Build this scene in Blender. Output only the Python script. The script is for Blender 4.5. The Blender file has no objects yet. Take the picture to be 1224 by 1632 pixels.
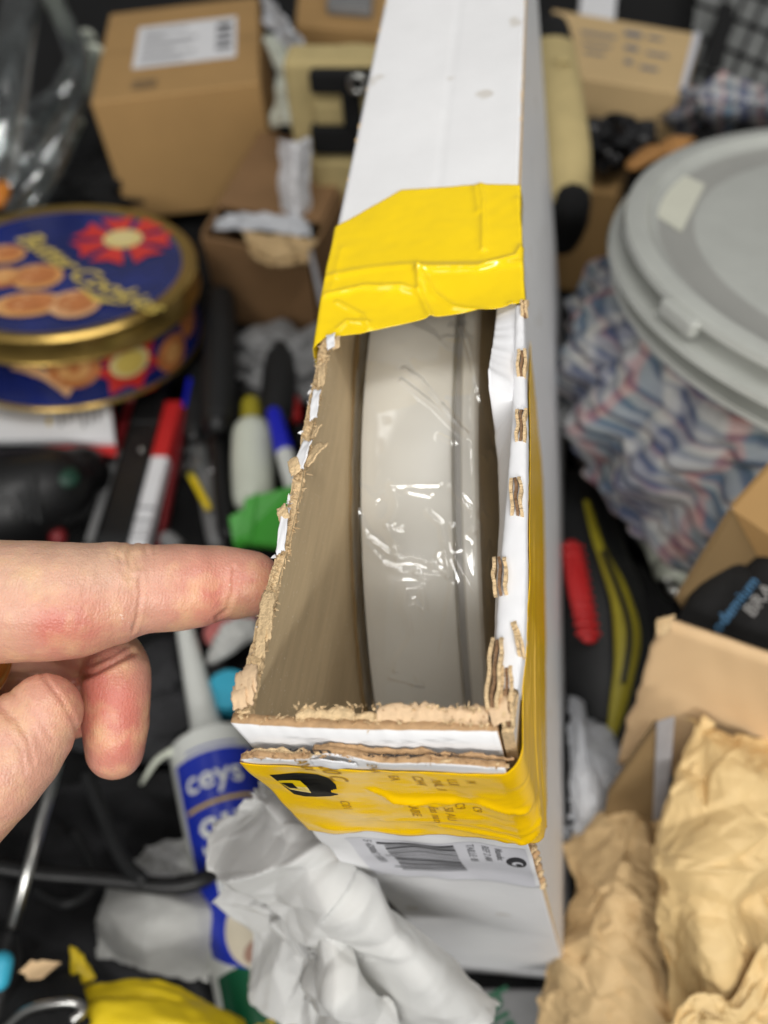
import bpy, bmesh, math, random
import numpy as np
from mathutils import Vector, Matrix, noise as mn
random.seed(7); rng = np.random.default_rng(7)
scene = bpy.context.scene
col = scene.collection

# ------------------------------------------------------------------ camera
CAM = np.array([0.00197, -0.08921, 0.51257])
RW = np.array([[0.99275495, 0.10850001, -0.05162704],
               [0.05606455, -0.79830386, -0.59963965],
               [-0.10627497, 0.59240079, -0.79860312]])      # rows: right, down, forward
FPX = 1429.94                                                # focal length for a 1224 x 1632 picture
cd = bpy.data.cameras.new('camera'); cam = bpy.data.objects.new('camera', cd); col.objects.link(cam)
m = Matrix.Identity(4)
for i in range(3):
    m[i][0] = RW[0][i]; m[i][1] = -RW[1][i]; m[i][2] = -RW[2][i]; m[i][3] = CAM[i]
cam.matrix_world = m
cd.sensor_fit = 'VERTICAL'; cd.sensor_height = 36; cd.sensor_width = 27
cd.lens = FPX / 1632 * 36
cd.clip_start = 0.01; cd.clip_end = 50
cd.dof.use_dof = True; cd.dof.focus_distance = 0.225; cd.dof.aperture_fstop = 8.0
scene.camera = cam

# ------------------------------------------------------------------ light: ceiling lamps of the room plus added fill lamps
world = bpy.data.worlds.new('World'); scene.world = world; world.use_nodes = True
bg = world.node_tree.nodes['Background']
bg.inputs[0].default_value = (1.0, 0.99, 0.98, 1); bg.inputs[1].default_value = 0.17
def area(name, loc, target, sx, sy, watt, colr):
    ld = bpy.data.lights.new(name, 'AREA'); ld.shape = 'RECTANGLE'; ld.size = sx; ld.size_y = sy
    ld.energy = watt; ld.color = colr
    o = bpy.data.objects.new(name, ld); col.objects.link(o); o.location = loc
    o.rotation_euler = (Vector(target) - Vector(loc)).to_track_quat('-Z', 'Y').to_euler()
for (lx, ly, lz, lw, sl) in [(-0.85, 0.12, 1.75, 2.0, .8), (0.16, -0.16, 1.80, 10.0, .9), (0.95, -0.15, 1.60, 6.0, .9), (-0.45, -1.25, 1.40, 10.0, .8), (0.50, -1.40, 1.15, 16.0, .8), (0.10, 0.95, 1.85, .8, .9)]:  # several are fills, added to lift right side, front face and film glints
    area('ceiling_and_fill_lamp', (lx, ly, lz), (0, 0.15, 0.2), sl, 0.36 if lz == 1.75 else 0.16, lw, (1, 0.985, 0.955))
vs = scene.view_settings
vs.view_transform = 'Standard'; vs.look = 'None'; vs.gamma = 1; vs.use_curve_mapping = False; vs.exposure = -0.10
scene.cycles.transparent_max_bounces = 16
scene.cycles.use_denoising = True
scene.cycles.sample_clamp_indirect = 4

# ------------------------------------------------------------------ geometry helpers
def ray(px, py):
    return RW.T @ np.array([(px - 612) / FPX, (py - 816) / FPX, 1.0])
def at(px, py, z):                      # the point of height z (m) over the floor seen at that place of the photo
    r = ray(px, py); s = (z - CAM[2]) / r[2]; return CAM + r * s
def dep(px, py, d):                     # the point at distance d along the optical axis
    return CAM + ray(px, py) * d
BX = np.array([[0.98804541, -0.00539811, 0.15406858], [0, 0.99938677, 0.03501559], [-0.15416311, -0.03459699, 0.98743951]])
# BX @ world = coordinates of the leaning white carton (origin: lower front left corner)
HB, TB, LB = 0.3296, 0.060, 0.42
MBOX = Matrix([list(BX.T[i]) + [0] for i in range(3)] + [[0, 0, 0, 1]])   # carton -> world
CB = BX @ CAM
def onb(px, py, ax, val):               # where the sight line meets a plane of the carton (carton coordinates, m)
    r = BX @ ray(px, py); s = (val - CB[ax]) / r[ax]; return CB + r * s
def fn(x, y=0.0, z=0.0): return mn.noise(Vector((x, y, z)))
def lerp(a, b, t): return a + (b - a) * t
def interp(x, xs, ys): return float(np.interp(x, xs, ys))
def sstep(a, b, x):
    t = min(1, max(0, (x - a) / (b - a))); return t * t * (3 - 2 * t)

MW = {}
def tag(o, label=None, cat=None, group=None, kind=None):
    if label: o['label'] = label
    if cat: o['category'] = cat
    if group: o['group'] = group
    if kind: o['kind'] = kind
    return o
def empty(name, label, cat, loc=(0, 0, 0), rot=None, group=None, mat=None):
    o = bpy.data.objects.new(name, None); col.objects.link(o); o.empty_display_size = 0.01
    M = mat if mat is not None else Matrix.LocRotScale(Vector(loc), rot.to_quaternion() if rot is not None else None, None)
    o.matrix_world = M; MW[o.name] = M.copy()
    return tag(o, label, cat, group)
def mk(name, verts, faces, mat, parent=None, smooth=False, mi=None, world=False, uvs=None):
    """one mesh object; world=True: the vertices are world coordinates, moved into the parent's space"""
    v = np.asarray(verts, float)
    if parent is not None and world:
        Mi = np.array(root_m(parent).inverted()); v = v @ Mi[:3, :3].T + Mi[:3, 3]
    me = bpy.data.meshes.new(name)
    me.from_pydata(v.tolist(), [], [tuple(int(i) for i in f) for f in faces])
    for mt in (mat if isinstance(mat, (list, tuple)) else [mat]): me.materials.append(mt)
    if mi is not None: me.polygons.foreach_set('material_index', [int(i) for i in mi])
    if smooth: me.polygons.foreach_set('use_smooth', [True] * len(me.polygons))
    if uvs is not None:
        ul = me.uv_layers.new(name='UVMap'); uv = np.asarray(uvs, float)
        idx = np.zeros(len(me.loops), int); me.loops.foreach_get('vertex_index', idx)
        ul.data.foreach_set('uv', uv[idx].ravel())
    me.update()
    o = bpy.data.objects.new(name, me); col.objects.link(o)
    if parent is not None: o.parent = parent
    return o
def root_m(p):
    while p.parent is not None: p = p.parent
    return MW.get(p.name, p.matrix_world)
def fixn(o):
    bm = bmesh.new(); bm.from_mesh(o.data); bmesh.ops.recalc_face_normals(bm, faces=bm.faces); bm.to_mesh(o.data); bm.free(); return o
def bevel(o, w, seg=2):
    b = o.modifiers.new('bevel', 'BEVEL'); b.width = w; b.segments = seg; b.limit_method = 'ANGLE'; b.angle_limit = math.radians(35)
    return o
def solid(o, t):
    s = o.modifiers.new('thickness', 'SOLIDIFY'); s.thickness = t; s.offset = 0; return o
def subd(o, n=1):
    s = o.modifiers.new('subdivision', 'SUBSURF'); s.levels = n; s.render_levels = n; return o
HEXF = [(0, 3, 2, 1), (4, 5, 6, 7), (0, 1, 5, 4), (1, 2, 6, 5), (2, 3, 7, 6), (3, 0, 4, 7)]
def hexa(name, pts, mat, parent=None, bev=0.0015, world=True):
    o = fixn(mk(name, pts, HEXF, mat, parent, world=world))
    if bev: bevel(o, bev)
    return o
def boxv(c, s):
    c = np.array(c); s = np.array(s) / 2
    return [c + s * np.array(k) for k in [(-1, -1, -1), (1, -1, -1), (1, 1, -1), (-1, 1, -1), (-1, -1, 1), (1, -1, 1), (1, 1, 1), (-1, 1, 1)]]
def sweep(pts, rads, seg=16, cap=True, flat=None, up=None, sub=0):
    """tapered round tube through pts with rounded ends; flat = (a, b) squashes the section"""
    P = [np.array(p, float) for p in pts]; Rr = list(rads)
    if sub:
        n = len(P); Pn, Rn = [], []
        for i in range(n - 1):
            p0, p1, p2, p3 = P[max(i - 1, 0)], P[i], P[i + 1], P[min(i + 2, n - 1)]
            for k in range(sub):
                t = k / sub
                Pn.append(0.5 * ((2 * p1) + (-p0 + p2) * t + (2 * p0 - 5 * p1 + 4 * p2 - p3) * t * t + (-p0 + 3 * p1 - 3 * p2 + p3) * t ** 3))
                Rn.append(lerp(Rr[i], Rr[i + 1], t * t * (3 - 2 * t)))
        P, Rr = Pn + [P[-1]], Rn + [Rr[-1]]
    if cap:                                                    # round ends
        d0 = P[0] - P[1]; d0 /= np.linalg.norm(d0); d1 = P[-1] - P[-2]; d1 /= np.linalg.norm(d1)
        a = [(1.0, .08), (.92, .4), (.7, .72), (.4, .92)]
        P = [P[0] + d0 * Rr[0] * k for k, _ in a] + P + [P[-1] + d1 * Rr[-1] * k for k, _ in a[::-1]]
        Rr = [Rr[0] * q for _, q in a] + Rr + [Rr[-1] * q for _, q in a[::-1]]
    V, F = [], []
    upv = np.array(up if up is not None else (0.13, 0.21, 0.97)); prev = None
    for i, p in enumerate(P):
        tg = P[min(i + 1, len(P) - 1)] - P[max(i - 1, 0)]; tg = tg / (np.linalg.norm(tg) + 1e-12)
        a = upv - tg * (upv @ tg) if prev is None or up is not None else prev - tg * (prev @ tg)
        a /= np.linalg.norm(a) + 1e-12; prev = a; b = np.cross(tg, a)
        fa, fb = flat if flat else (1, 1)
        for k in range(seg):
            t = 2 * math.pi * k / seg; V.append(p + Rr[i] * (fa * math.cos(t) * a + fb * math.sin(t) * b))
    n = len(P)
    for i in range(n - 1):
        for k in range(seg):
            k2 = (k + 1) % seg; F.append((i * seg + k, i * seg + k2, (i + 1) * seg + k2, (i + 1) * seg + k))
    F.append(tuple(range(seg - 1, -1, -1))); F.append(tuple((n - 1) * seg + k for k in range(seg)))
    return V, F
def tube(name, pts, rads, mat, parent=None, seg=16, sub=4, world=True, cap=True, **k):
    if np.isscalar(rads): rads = [rads] * len(pts)
    V, F = sweep(pts, rads, seg, cap, sub=sub, **k)
    return fixn(mk(name, V, F, mat, parent, True, world=world))
def lathe(name, prof, mat, parent=None, seg=64, M=None, mi=None, smooth=True, axis='z'):
    V, F, MI = [], [], []
    for r, z in prof:
        for k in range(seg):
            t = 2 * math.pi * k / seg
            V.append((r * math.cos(t), r * math.sin(t), z) if axis == 'z' else (z, r * math.cos(t), r * math.sin(t)))
    for i in range(len(prof) - 1):
        for k in range(seg):
            k2 = (k + 1) % seg; F.append((i * seg + k, i * seg + k2, (i + 1) * seg + k2, (i + 1) * seg + k)); MI.append(mi[i] if mi else 0)
    F.append(tuple(range(seg - 1, -1, -1))); MI.append(mi[0] if mi else 0)
    F.append(tuple((len(prof) - 1) * seg + k for k in range(seg))); MI.append(mi[-1] if mi else 0)
    if M is not None:
        V = [tuple(M @ Vector(v)) for v in V]
    o = fixn(mk(name, V, F, mat, parent, smooth, MI))
    if smooth:
        e = o.modifiers.new('edges', 'EDGE_SPLIT'); e.split_angle = math.radians(38)
    return o
def grid(name, fun, nu, nv, mat, parent=None, smooth=True, world=False, uv=False, skip=None, mi=None):
    V, F, U, MI = [], [], [], []
    for j in range(nv + 1):
        for i in range(nu + 1):
            V.append(fun(i / nu, j / nv)); U.append((i / nu, j / nv))
    for j in range(nv):
        for i in range(nu):
            if skip and skip((i + .5) / nu, (j + .5) / nv): continue
            a = j * (nu + 1) + i; F.append((a, a + 1, a + nu + 2, a + nu + 1))
            if mi: MI.append(mi((i + .5) / nu, (j + .5) / nv))
    return mk(name, V, F, mat, parent, smooth, MI if mi else None, world, U if uv else None)
def cat_row(a, t):
    n = len(a); x = t * (n - 1); i = min(int(x), n - 2); f = x - i
    p0, p1, p2, p3 = a[max(i - 1, 0)], a[i], a[i + 1], a[min(i + 2, n - 1)]
    return 0.5 * ((2 * p1) + (-p0 + p2) * f + (2 * p0 - 5 * p1 + 4 * p2 - p3) * f * f + (-p0 + 3 * p1 - 3 * p2 + p3) * f ** 3)
def tri(x): x = x - math.floor(x); return abs(2 * x - 1)
def folds(n, lo, hi, seed):
    r = np.random.default_rng(seed)
    return [(r.uniform(0, 2 * math.pi), r.uniform(lo, hi), r.uniform(0, 9)) for _ in range(n)]
def crump(u, v, fs, warp=0.35):
    u2 = u + warp * fn(u * 2.1 + 3.7, v * 2.1, 1.5); v2 = v + warp * fn(u * 2.1, v * 2.1 + 8.2, 5.5)
    return sum((tri((u2 * math.cos(a) + v2 * math.sin(a)) * q + p) - .5) / q for a, q, p in fs)
def catw(n, t):
    """Catmull-Rom weights of n control points at the parameters t"""
    W = np.zeros((len(t), n)); x = t * (n - 1); i = np.minimum(x.astype(int), n - 2); f = x - i; r = np.arange(len(t))
    for k, w in ((-1, -f + 2 * f * f - f ** 3), (0, 2 - 5 * f * f + 3 * f ** 3), (1, f + 4 * f * f - 3 * f ** 3), (2, -f * f + f ** 3)):
        np.add.at(W, (r, np.clip(i + k, 0, n - 1)), .5 * w)
    return W
def facets(U, V, n, seed, asp=1.0):
    """creased field: random heights joined by flat triangles"""
    r = np.random.default_rng(seed); nx, ny = max(2, int(n * asp)), n; out = np.zeros(U.shape)
    gx, gy = np.meshgrid(np.linspace(-.12, 1.12, nx + 1), np.linspace(-.12, 1.12, ny + 1)); gx = gx + r.uniform(-.42, .42, gx.shape) * 1.24 / nx; gy = gy + r.uniform(-.42, .42, gy.shape) * 1.24 / ny; h = r.uniform(-1, 1, gx.shape)
    for j in range(ny):
        for i in range(nx):
            q = [(j, i), (j, i + 1), (j + 1, i + 1), (j + 1, i)]
            for tr in (((0, 1, 2), (0, 2, 3)) if r.random() < .5 else ((0, 1, 3), (1, 2, 3))):
                (x0, y0, h0), (x1, y1, h1), (x2, y2, h2) = [(gx[q[k]], gy[q[k]], h[q[k]]) for k in tr]
                d = (y1 - y2) * (x0 - x2) + (x2 - x1) * (y0 - y2)
                if abs(d) < 1e-9: continue
                m_ = (U >= min(x0, x1, x2)) & (U <= max(x0, x1, x2)) & (V >= min(y0, y1, y2)) & (V <= max(y0, y1, y2))
                if not m_.any(): continue
                a = ((y1 - y2) * (U[m_] - x2) + (x2 - x1) * (V[m_] - y2)) / d; b = ((y2 - y0) * (U[m_] - x2) + (x0 - x2) * (V[m_] - y2)) / d; c = 1 - a - b
                ok = (a >= -1e-6) & (b >= -1e-6) & (c >= -1e-6); w = out[m_]; w[ok] = (a * h0 + b * h1 + c * h2)[ok]; out[m_] = w
    return out
def paper(name, rows, mat, parent=None, nu=60, nv=60, amp=0.02, fs=None, ragged=0.0, thick=0.0004, seed=1, asp=(1, 1), smooth=True, uv=False, linear=False, lev=((4, 1.0), (9, .38), (20, .13))):
    """a crumpled sheet through a lattice of world points; amp = height of the big folds (m)"""
    Cp = np.array(rows, float); u = np.linspace(0, 1, nu + 1); v = np.linspace(0, 1, nv + 1); U, V = np.meshgrid(u, v)
    Wu, Wv = (catw(Cp.shape[1], u), catw(Cp.shape[0], v))
    P = np.einsum('ja,abk,ib->jik', Wv, Cp, Wu)
    if ragged:
        c = P.mean(axis=(0, 1)); e = np.maximum(abs(2 * U - 1), abs(2 * V - 1)) ** 6
        rz = np.array([[fn(a * 7 + seed, b * 7, 3.1) + .5 * fn(a * 23 + seed, b * 23, 9.1) for a in u] for b in v]); P = P + (P - c) * (e * rz * ragged * 2)[..., None]
    n = np.cross(np.gradient(P, axis=1), np.gradient(P, axis=0)); n /= np.linalg.norm(n, axis=2, keepdims=True) + 1e-12; n *= np.where(n[..., 2:] < 0, -1, 1)
    ar = asp[0] / asp[1]; h = sum(a * facets(U, V, k, seed * 13 + k, ar) for k, a in lev)
    P = P + n * (amp * h)[..., None]
    F = [(j * (nu + 1) + i, j * (nu + 1) + i + 1, (j + 1) * (nu + 1) + i + 1, (j + 1) * (nu + 1) + i) for j in range(nv) for i in range(nu)]
    o = mk(name, P.reshape(-1, 3), F, mat, parent, smooth, world=True, uvs=np.stack([U.ravel(), V.ravel()], 1) if uv else None)
    solid(o, thick); return o
def flatpoly(name, pts, mat, parent=None, world=False):
    """a flat printed shape: triangle fan round the centroid"""
    P = [np.array(p, float) for p in pts]; c = sum(P) / len(P)
    return mk(name, [c] + P, [(0, i + 1, (i + 1) % len(P) + 1) for i in range(len(P))], mat, parent, world=world)
_txt = {}
def _glyphs(strings):
    """outline every string once, before the scene fills up"""
    obs = []
    for s in strings:
        cu = bpy.data.curves.new('lettering', 'FONT'); cu.body = s; cu.size = 1.0; cu.resolution_u = 3; cu.offset = 0.012
        ob = bpy.data.objects.new('lettering_tmp', cu); col.objects.link(ob); obs.append((s, ob, cu))
    dg = bpy.context.evaluated_depsgraph_get()
    for s, ob, cu in obs:
        me = bpy.data.meshes.new_from_object(ob.evaluated_get(dg))
        _txt[s] = ([np.array(v.co) for v in me.vertices], [tuple(p.vertices) for p in me.polygons]); bpy.data.meshes.remove(me)
    for s, ob, cu in obs:
        bpy.data.objects.remove(ob); bpy.data.curves.remove(cu)
_glyphs(['S', 'E', '9', 'R', 'A', 'P', '700 C', 'ANX', 'S 4A', 'EA', 'C244', 'IVAL 11', 'LUI', '14', 'C01', 'CAIRE', 'Eas natur', '50 AU', 'C9', '5 420067 110031', 'TAILLE: 05', 'REF 2 AM', 'Manufac', 'Butter', 'Cookies', 'ceys', 'SIL', 'KIT', 'TOTAL', 'pla', 'do', 'odemium', 'BRA'])
def text(name, s, size, o, ux, uy, mat, parent=None, shear=0.0, world=False, warp=None):
    """flat lettering: origin o, reading direction ux, letter-up uy"""
    V, F = _txt[s]
    o, ux, uy = np.array(o, float), np.array(ux, float), np.array(uy, float)
    V = [((v[0] + shear * v[1]) * size, v[1] * size) for v in V]
    V = [warp(a, b) if warp else o + ux * a + uy * b for a, b in V]
    return mk(name, V, F, mat, parent, world=world)

# ------------------------------------------------------------------ materials
def lin(c): return tuple(((x / 255) / 12.92 if x <= 10 else (((x / 255) + .055) / 1.055) ** 2.4) for x in c)
def mat(name, rgb, rough=0.6, var=0.0, vscale=60, bump=0.0, bscale=300, metal=0.0, spec=0.5, stretch=(1, 1, 1), sss=0.0, coat=0.0, alpha=1.0, trans=0.0, specks=None, raw=False, detail=4, rvar=0.0):
    M = bpy.data.materials.new(name); M.use_nodes = True; nt = M.node_tree; N = nt.nodes; L = nt.links
    b = N['Principled BSDF']; c = rgb if raw else lin(rgb)
    b.inputs['Base Color'].default_value = (*c, 1); b.inputs['Roughness'].default_value = rough; b.inputs['Metallic'].default_value = metal
    b.inputs['Specular IOR Level'].default_value = spec; b.inputs['Coat Weight'].default_value = coat; b.inputs['Coat Roughness'].default_value = 0.08
    if alpha < 1: b.inputs['Alpha'].default_value = alpha
    if trans: b.inputs['Transmission Weight'].default_value = trans
    if sss:
        b.inputs['Subsurface Weight'].default_value = sss; b.inputs['Subsurface Radius'].default_value = (0.006, 0.0022, 0.0012); b.inputs['Subsurface Scale'].default_value = 1
    tc = N.new('ShaderNodeTexCoord'); mp = N.new('ShaderNodeMapping'); L.new(tc.outputs['Object'], mp.inputs[0]); mp.inputs['Scale'].default_value = stretch
    out = None
    if var:
        nz = N.new('ShaderNodeTexNoise'); nz.inputs['Scale'].default_value = vscale; nz.inputs['Detail'].default_value = detail; nz.inputs['Roughness'].default_value = 0.65; L.new(mp.outputs[0], nz.inputs[0])
        r = N.new('ShaderNodeValToRGB'); L.new(nz.outputs[0], r.inputs[0]); r.color_ramp.elements[0].position = .3; r.color_ramp.elements[1].position = .7
        r.color_ramp.elements[0].color = (*[max(0, x * (1 - var)) for x in c], 1); r.color_ramp.elements[1].color = (*[min(1, x * (1 + var)) for x in c], 1)
        out = r.outputs[0]
    if specks:                                                  # (colour, scale, amount)
        sc, ss, sa = specks
        n2 = N.new('ShaderNodeTexNoise'); n2.inputs['Scale'].default_value = ss; n2.inputs['Detail'].default_value = 2; L.new(tc.outputs['Object'], n2.inputs[0])
        r2 = N.new('ShaderNodeValToRGB'); r2.color_ramp.elements[0].position = 1 - sa - .02; r2.color_ramp.elements[1].position = 1 - sa + .02; r2.color_ramp.interpolation = 'LINEAR'
        L.new(n2.outputs[0], r2.inputs[0])
        mx = N.new('ShaderNodeMix'); mx.data_type = 'RGBA'; L.new(r2.outputs[0], mx.inputs[0])
        if out: L.new(out, mx.inputs[6])
        else: mx.inputs[6].default_value = (*c, 1)
        mx.inputs[7].default_value = (*lin(sc), 1); out = mx.outputs[2]
    if out: L.new(out, b.inputs['Base Color'])
    if rvar:
        n4 = N.new('ShaderNodeTexNoise'); n4.inputs['Scale'].default_value = vscale * 1.7; L.new(tc.outputs['Object'], n4.inputs[0])
        mr = N.new('ShaderNodeMapRange'); mr.inputs[3].default_value = max(0.03, rough - rvar); mr.inputs[4].default_value = min(1, rough + rvar); L.new(n4.outputs[0], mr.inputs[0]); L.new(mr.outputs[0], b.inputs['Roughness'])
    if bump:
        n3 = N.new('ShaderNodeTexNoise'); n3.inputs['Scale'].default_value = bscale; n3.inputs['Detail'].default_value = 3; L.new(mp.outputs[0], n3.inputs[0])
        bp = N.new('ShaderNodeBump'); bp.inputs['Strength'].default_value = bump; bp.inputs['Distance'].default_value = 0.0006; L.new(n3.outputs[0], bp.inputs['Height']); L.new(bp.outputs[0], b.inputs['Normal'])
    return M
def filmmat(name, tint=(0.99, 0.99, 0.99), rough=0.07, lo=0.09, hi=0.36):
    M = bpy.data.materials.new(name); M.use_nodes = True; nt = M.node_tree; N = nt.nodes; L = nt.links
    N.remove(N['Principled BSDF']); t = N.new('ShaderNodeBsdfTransparent'); t.inputs[0].default_value = (*tint, 1)
    g = N.new('ShaderNodeBsdfGlossy'); g.inputs['Roughness'].default_value = rough; g.inputs[0].default_value = (1, 1, 1, 1)
    lw = N.new('ShaderNodeLayerWeight'); lw.inputs[0].default_value = 0.28
    mr = N.new('ShaderNodeMapRange'); mr.inputs[3].default_value = lo; mr.inputs[4].default_value = hi; L.new(lw.outputs['Fresnel'], mr.inputs[0])
    mx = N.new('ShaderNodeMixShader'); L.new(mr.outputs[0], mx.inputs[0]); L.new(t.outputs[0], mx.inputs[1]); L.new(g.outputs[0], mx.inputs[2])
    L.new(mx.outputs[0], N['Material Output'].inputs[0]); return M

M_white = mat('white_liner', (228, 228, 229), .42, .045, 22, .12, 400, specks=((206, 202, 196), 60, .30), rvar=.12)
M_whitep = mat('white_paper', (226, 226, 228), .7, .03, 60, .05, 500)
M_kraft = mat('kraft_inside', (190, 168, 132), .85, .10, 240, .12, 900, stretch=(1, .12, 1), specks=((205, 188, 158), 900, .31))
M_torn = mat('torn_kraft', (212, 184, 142), .95, .22, 900, .9, 1800)
M_torn2 = mat('torn_kraft_dark', (176, 142, 104), .95, .2, 420, .5, 800)
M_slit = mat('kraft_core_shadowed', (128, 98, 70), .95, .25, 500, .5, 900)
M_pinkk = mat('kraft_pinkish', (214, 184, 148), .9, .10, 300, .25, 600, specks=((160, 120, 84), 700, .28))
M_yellow = mat('yellow_tape', (246, 210, 6), .16, .03, 60, .0, 300, coat=.6, spec=.6)
M_yellow2 = mat('yellow_tape_wrinkled', (252, 200, 4), .24, .06, 90, .0, 220, spec=.4)
M_black = mat('black_print', (10, 10, 11), .5, spec=.15)
M_tapeink = mat('ink_under_tape', (176, 132, 8), .4, spec=.3)
M_ink = mat('grey_ink', (120, 120, 124), .6)
M_dink = mat('dark_ink', (48, 48, 52), .6)
M_label = mat('label_paper', (206, 206, 212), .4)
M_grey = mat('grey_plastic', (217, 214, 205), .34, .02, 30, .03, 500)
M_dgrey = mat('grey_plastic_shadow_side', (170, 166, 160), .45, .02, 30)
M_film = filmmat('clear_film')
M_film2 = filmmat('clear_plastic', (.86, .88, .88), .12, .07, .7)
M_floor = mat('floor_carpet', (13, 13, 14), .95, .35, 40, .6, 240)
M_carton = mat('brown_carton', (172, 136, 86), .8, .05, 18, .10, 700)
M_carton2 = mat('brown_carton_pale', (198, 170, 124), .8, .05, 20, .10, 700)
M_cartond = mat('brown_carton_old', (132, 100, 66), .85, .08, 20, .15, 600)
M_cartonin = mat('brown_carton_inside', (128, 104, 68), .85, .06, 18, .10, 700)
M_flap = mat('tan_flap', (212, 180, 138), .8, .04, 20, .1, 700)
M_bpl = mat('black_plastic', (14, 14, 15), .42, .15, 40, .1, 500)
M_brub = mat('black_rubber', (27, 28, 29), .6, .15, 60, .2, 500)
M_bfab = mat('black_fabric', (12, 12, 13), .95, .25, 200, .6, 900)
M_khaki = mat('khaki_canvas', (186, 168, 118), .9, .07, 80, .5, 1200)
M_steel = mat('steel', (196, 196, 192), .28, .05, 90, metal=1.0)
M_tinr = mat('gold_tin', (200, 166, 92), .28, .12, 60, metal=.9)
M_tinb = mat('tin_blue', (24, 38, 108), .25, .55, 12, coat=.6)
M_cookie = mat('cookie_print', (232, 172, 104), .35, .14, 60, coat=.4)
M_cookied = mat('cookie_print_dark', (204, 128, 72), .35, .14, 80, coat=.4)
M_cookiel = mat('cookie_print_light', (240, 186, 132), .35, .1, 80, coat=.4)
M_redr = mat('ribbon_print_red', (216, 52, 44), .3, .14, 60, coat=.4)
M_cream = mat('seal_print_cream', (232, 214, 150), .3, coat=.4)
M_goldl = mat('gold_lettering', (226, 200, 100), .4)
M_lid = mat('grey_lid_plastic', (152, 152, 147), .32, .05, 14, .04, 300, rvar=.1)
M_lidr = mat('grey_rim_plastic', (176, 178, 172), .22, .06, 30, coat=.5)
M_lidlab = mat('lid_sticker', (206, 206, 190), .4, .04, 50)
M_tissue = mat('white_tissue', (236, 236, 234), .7, .03, 30, .1, 300)
def translucent(M, amount):
    nt = M.node_tree; N = nt.nodes; b = N['Principled BSDF']; t = N.new('ShaderNodeBsdfTranslucent'); t.inputs[0].default_value = b.inputs['Base Color'].default_value
    mx = N.new('ShaderNodeMixShader'); mx.inputs[0].default_value = amount; nt.links.new(b.outputs[0], mx.inputs[1]); nt.links.new(t.outputs[0], mx.inputs[2]); nt.links.new(mx.outputs[0], N['Material Output'].inputs[0])
translucent(M_tissue, .42)
M_tissue2 = mat('grubby_white_paper', (196, 196, 192), .8, .08, 40, .2, 300)
M_kp1 = mat('kraft_paper_bright', (218, 188, 134), .6, .05, 40, .1, 500)
M_kp2 = mat('kraft_paper_tan', (200, 170, 124), .7, .05, 40, .1, 500)
M_bag = mat('white_plastic_bag', (214, 216, 220), .3, .03, 40, .05, 300); translucent(M_bag, .3)
M_cart = mat('cartridge_white', (226, 228, 222), .3, .01, 40, coat=.3)
M_cblue = mat('cartridge_blue', (26, 48, 168), .3, .05, 60, coat=.4)
M_cgreen = mat('cartridge_green', (10, 84, 54), .3, .05, 60, coat=.4)
M_cbrown = mat('cartridge_print_brown', (158, 124, 108), .35, .1, 90, coat=.4)
M_cbeige = mat('cartridge_print_beige', (206, 196, 174), .35, .06, 90, coat=.4)
M_ygold = mat('lettering_yellow', (206, 176, 60), .4)
M_green = mat('green_plastic', (72, 172, 56), .35, .03, 40)
M_blue = mat('blue_plastic', (24, 32, 190), .35)
M_cyan = mat('cyan_plastic', (62, 176, 206), .4)
M_red = mat('red_plastic', (190, 36, 36), .45, .05, 60)
M_dred = mat('dark_red_plastic', (120, 30, 34), .4)
M_yel = mat('yellow_plastic', (226, 196, 24), .5, .06, 50, .1, 300)
M_ylime = mat('yellow_green_trim', (158, 146, 34), .5, .12, 80)
M_mgrey = mat('mid_grey_plastic', (128, 128, 128), .5, .1, 60)
M_wood = mat('splintered_wood', (178, 128, 72), .8, .25, 90, .4, 200, stretch=(1, .2, 1))
M_dgreen = mat('dark_green_badge', (20, 58, 44), .5)
M_pink = mat('reddish_label', (206, 120, 116), .6)
M_blue2 = mat('dull_blue_lettering', (40, 92, 128), .6)
M_silver = mat('silver_lettering', (120, 118, 116), .6)
M_trans = mat('milky_plastic', (214, 218, 202), .35, .04, 40)
M_dull = mat('grey_film_edge', (152, 150, 152), .35, .08, 120)

# ------------------------------------------------------------------ floor
fl = grid('floor', lambda u, v: (lerp(-2.5, 2.5, u), lerp(-1.5, 4.5, v), -0.003 + 0.002 * fn(u * 40, v * 40)), 60, 60, M_floor)
tag(fl, kind='structure')

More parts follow.
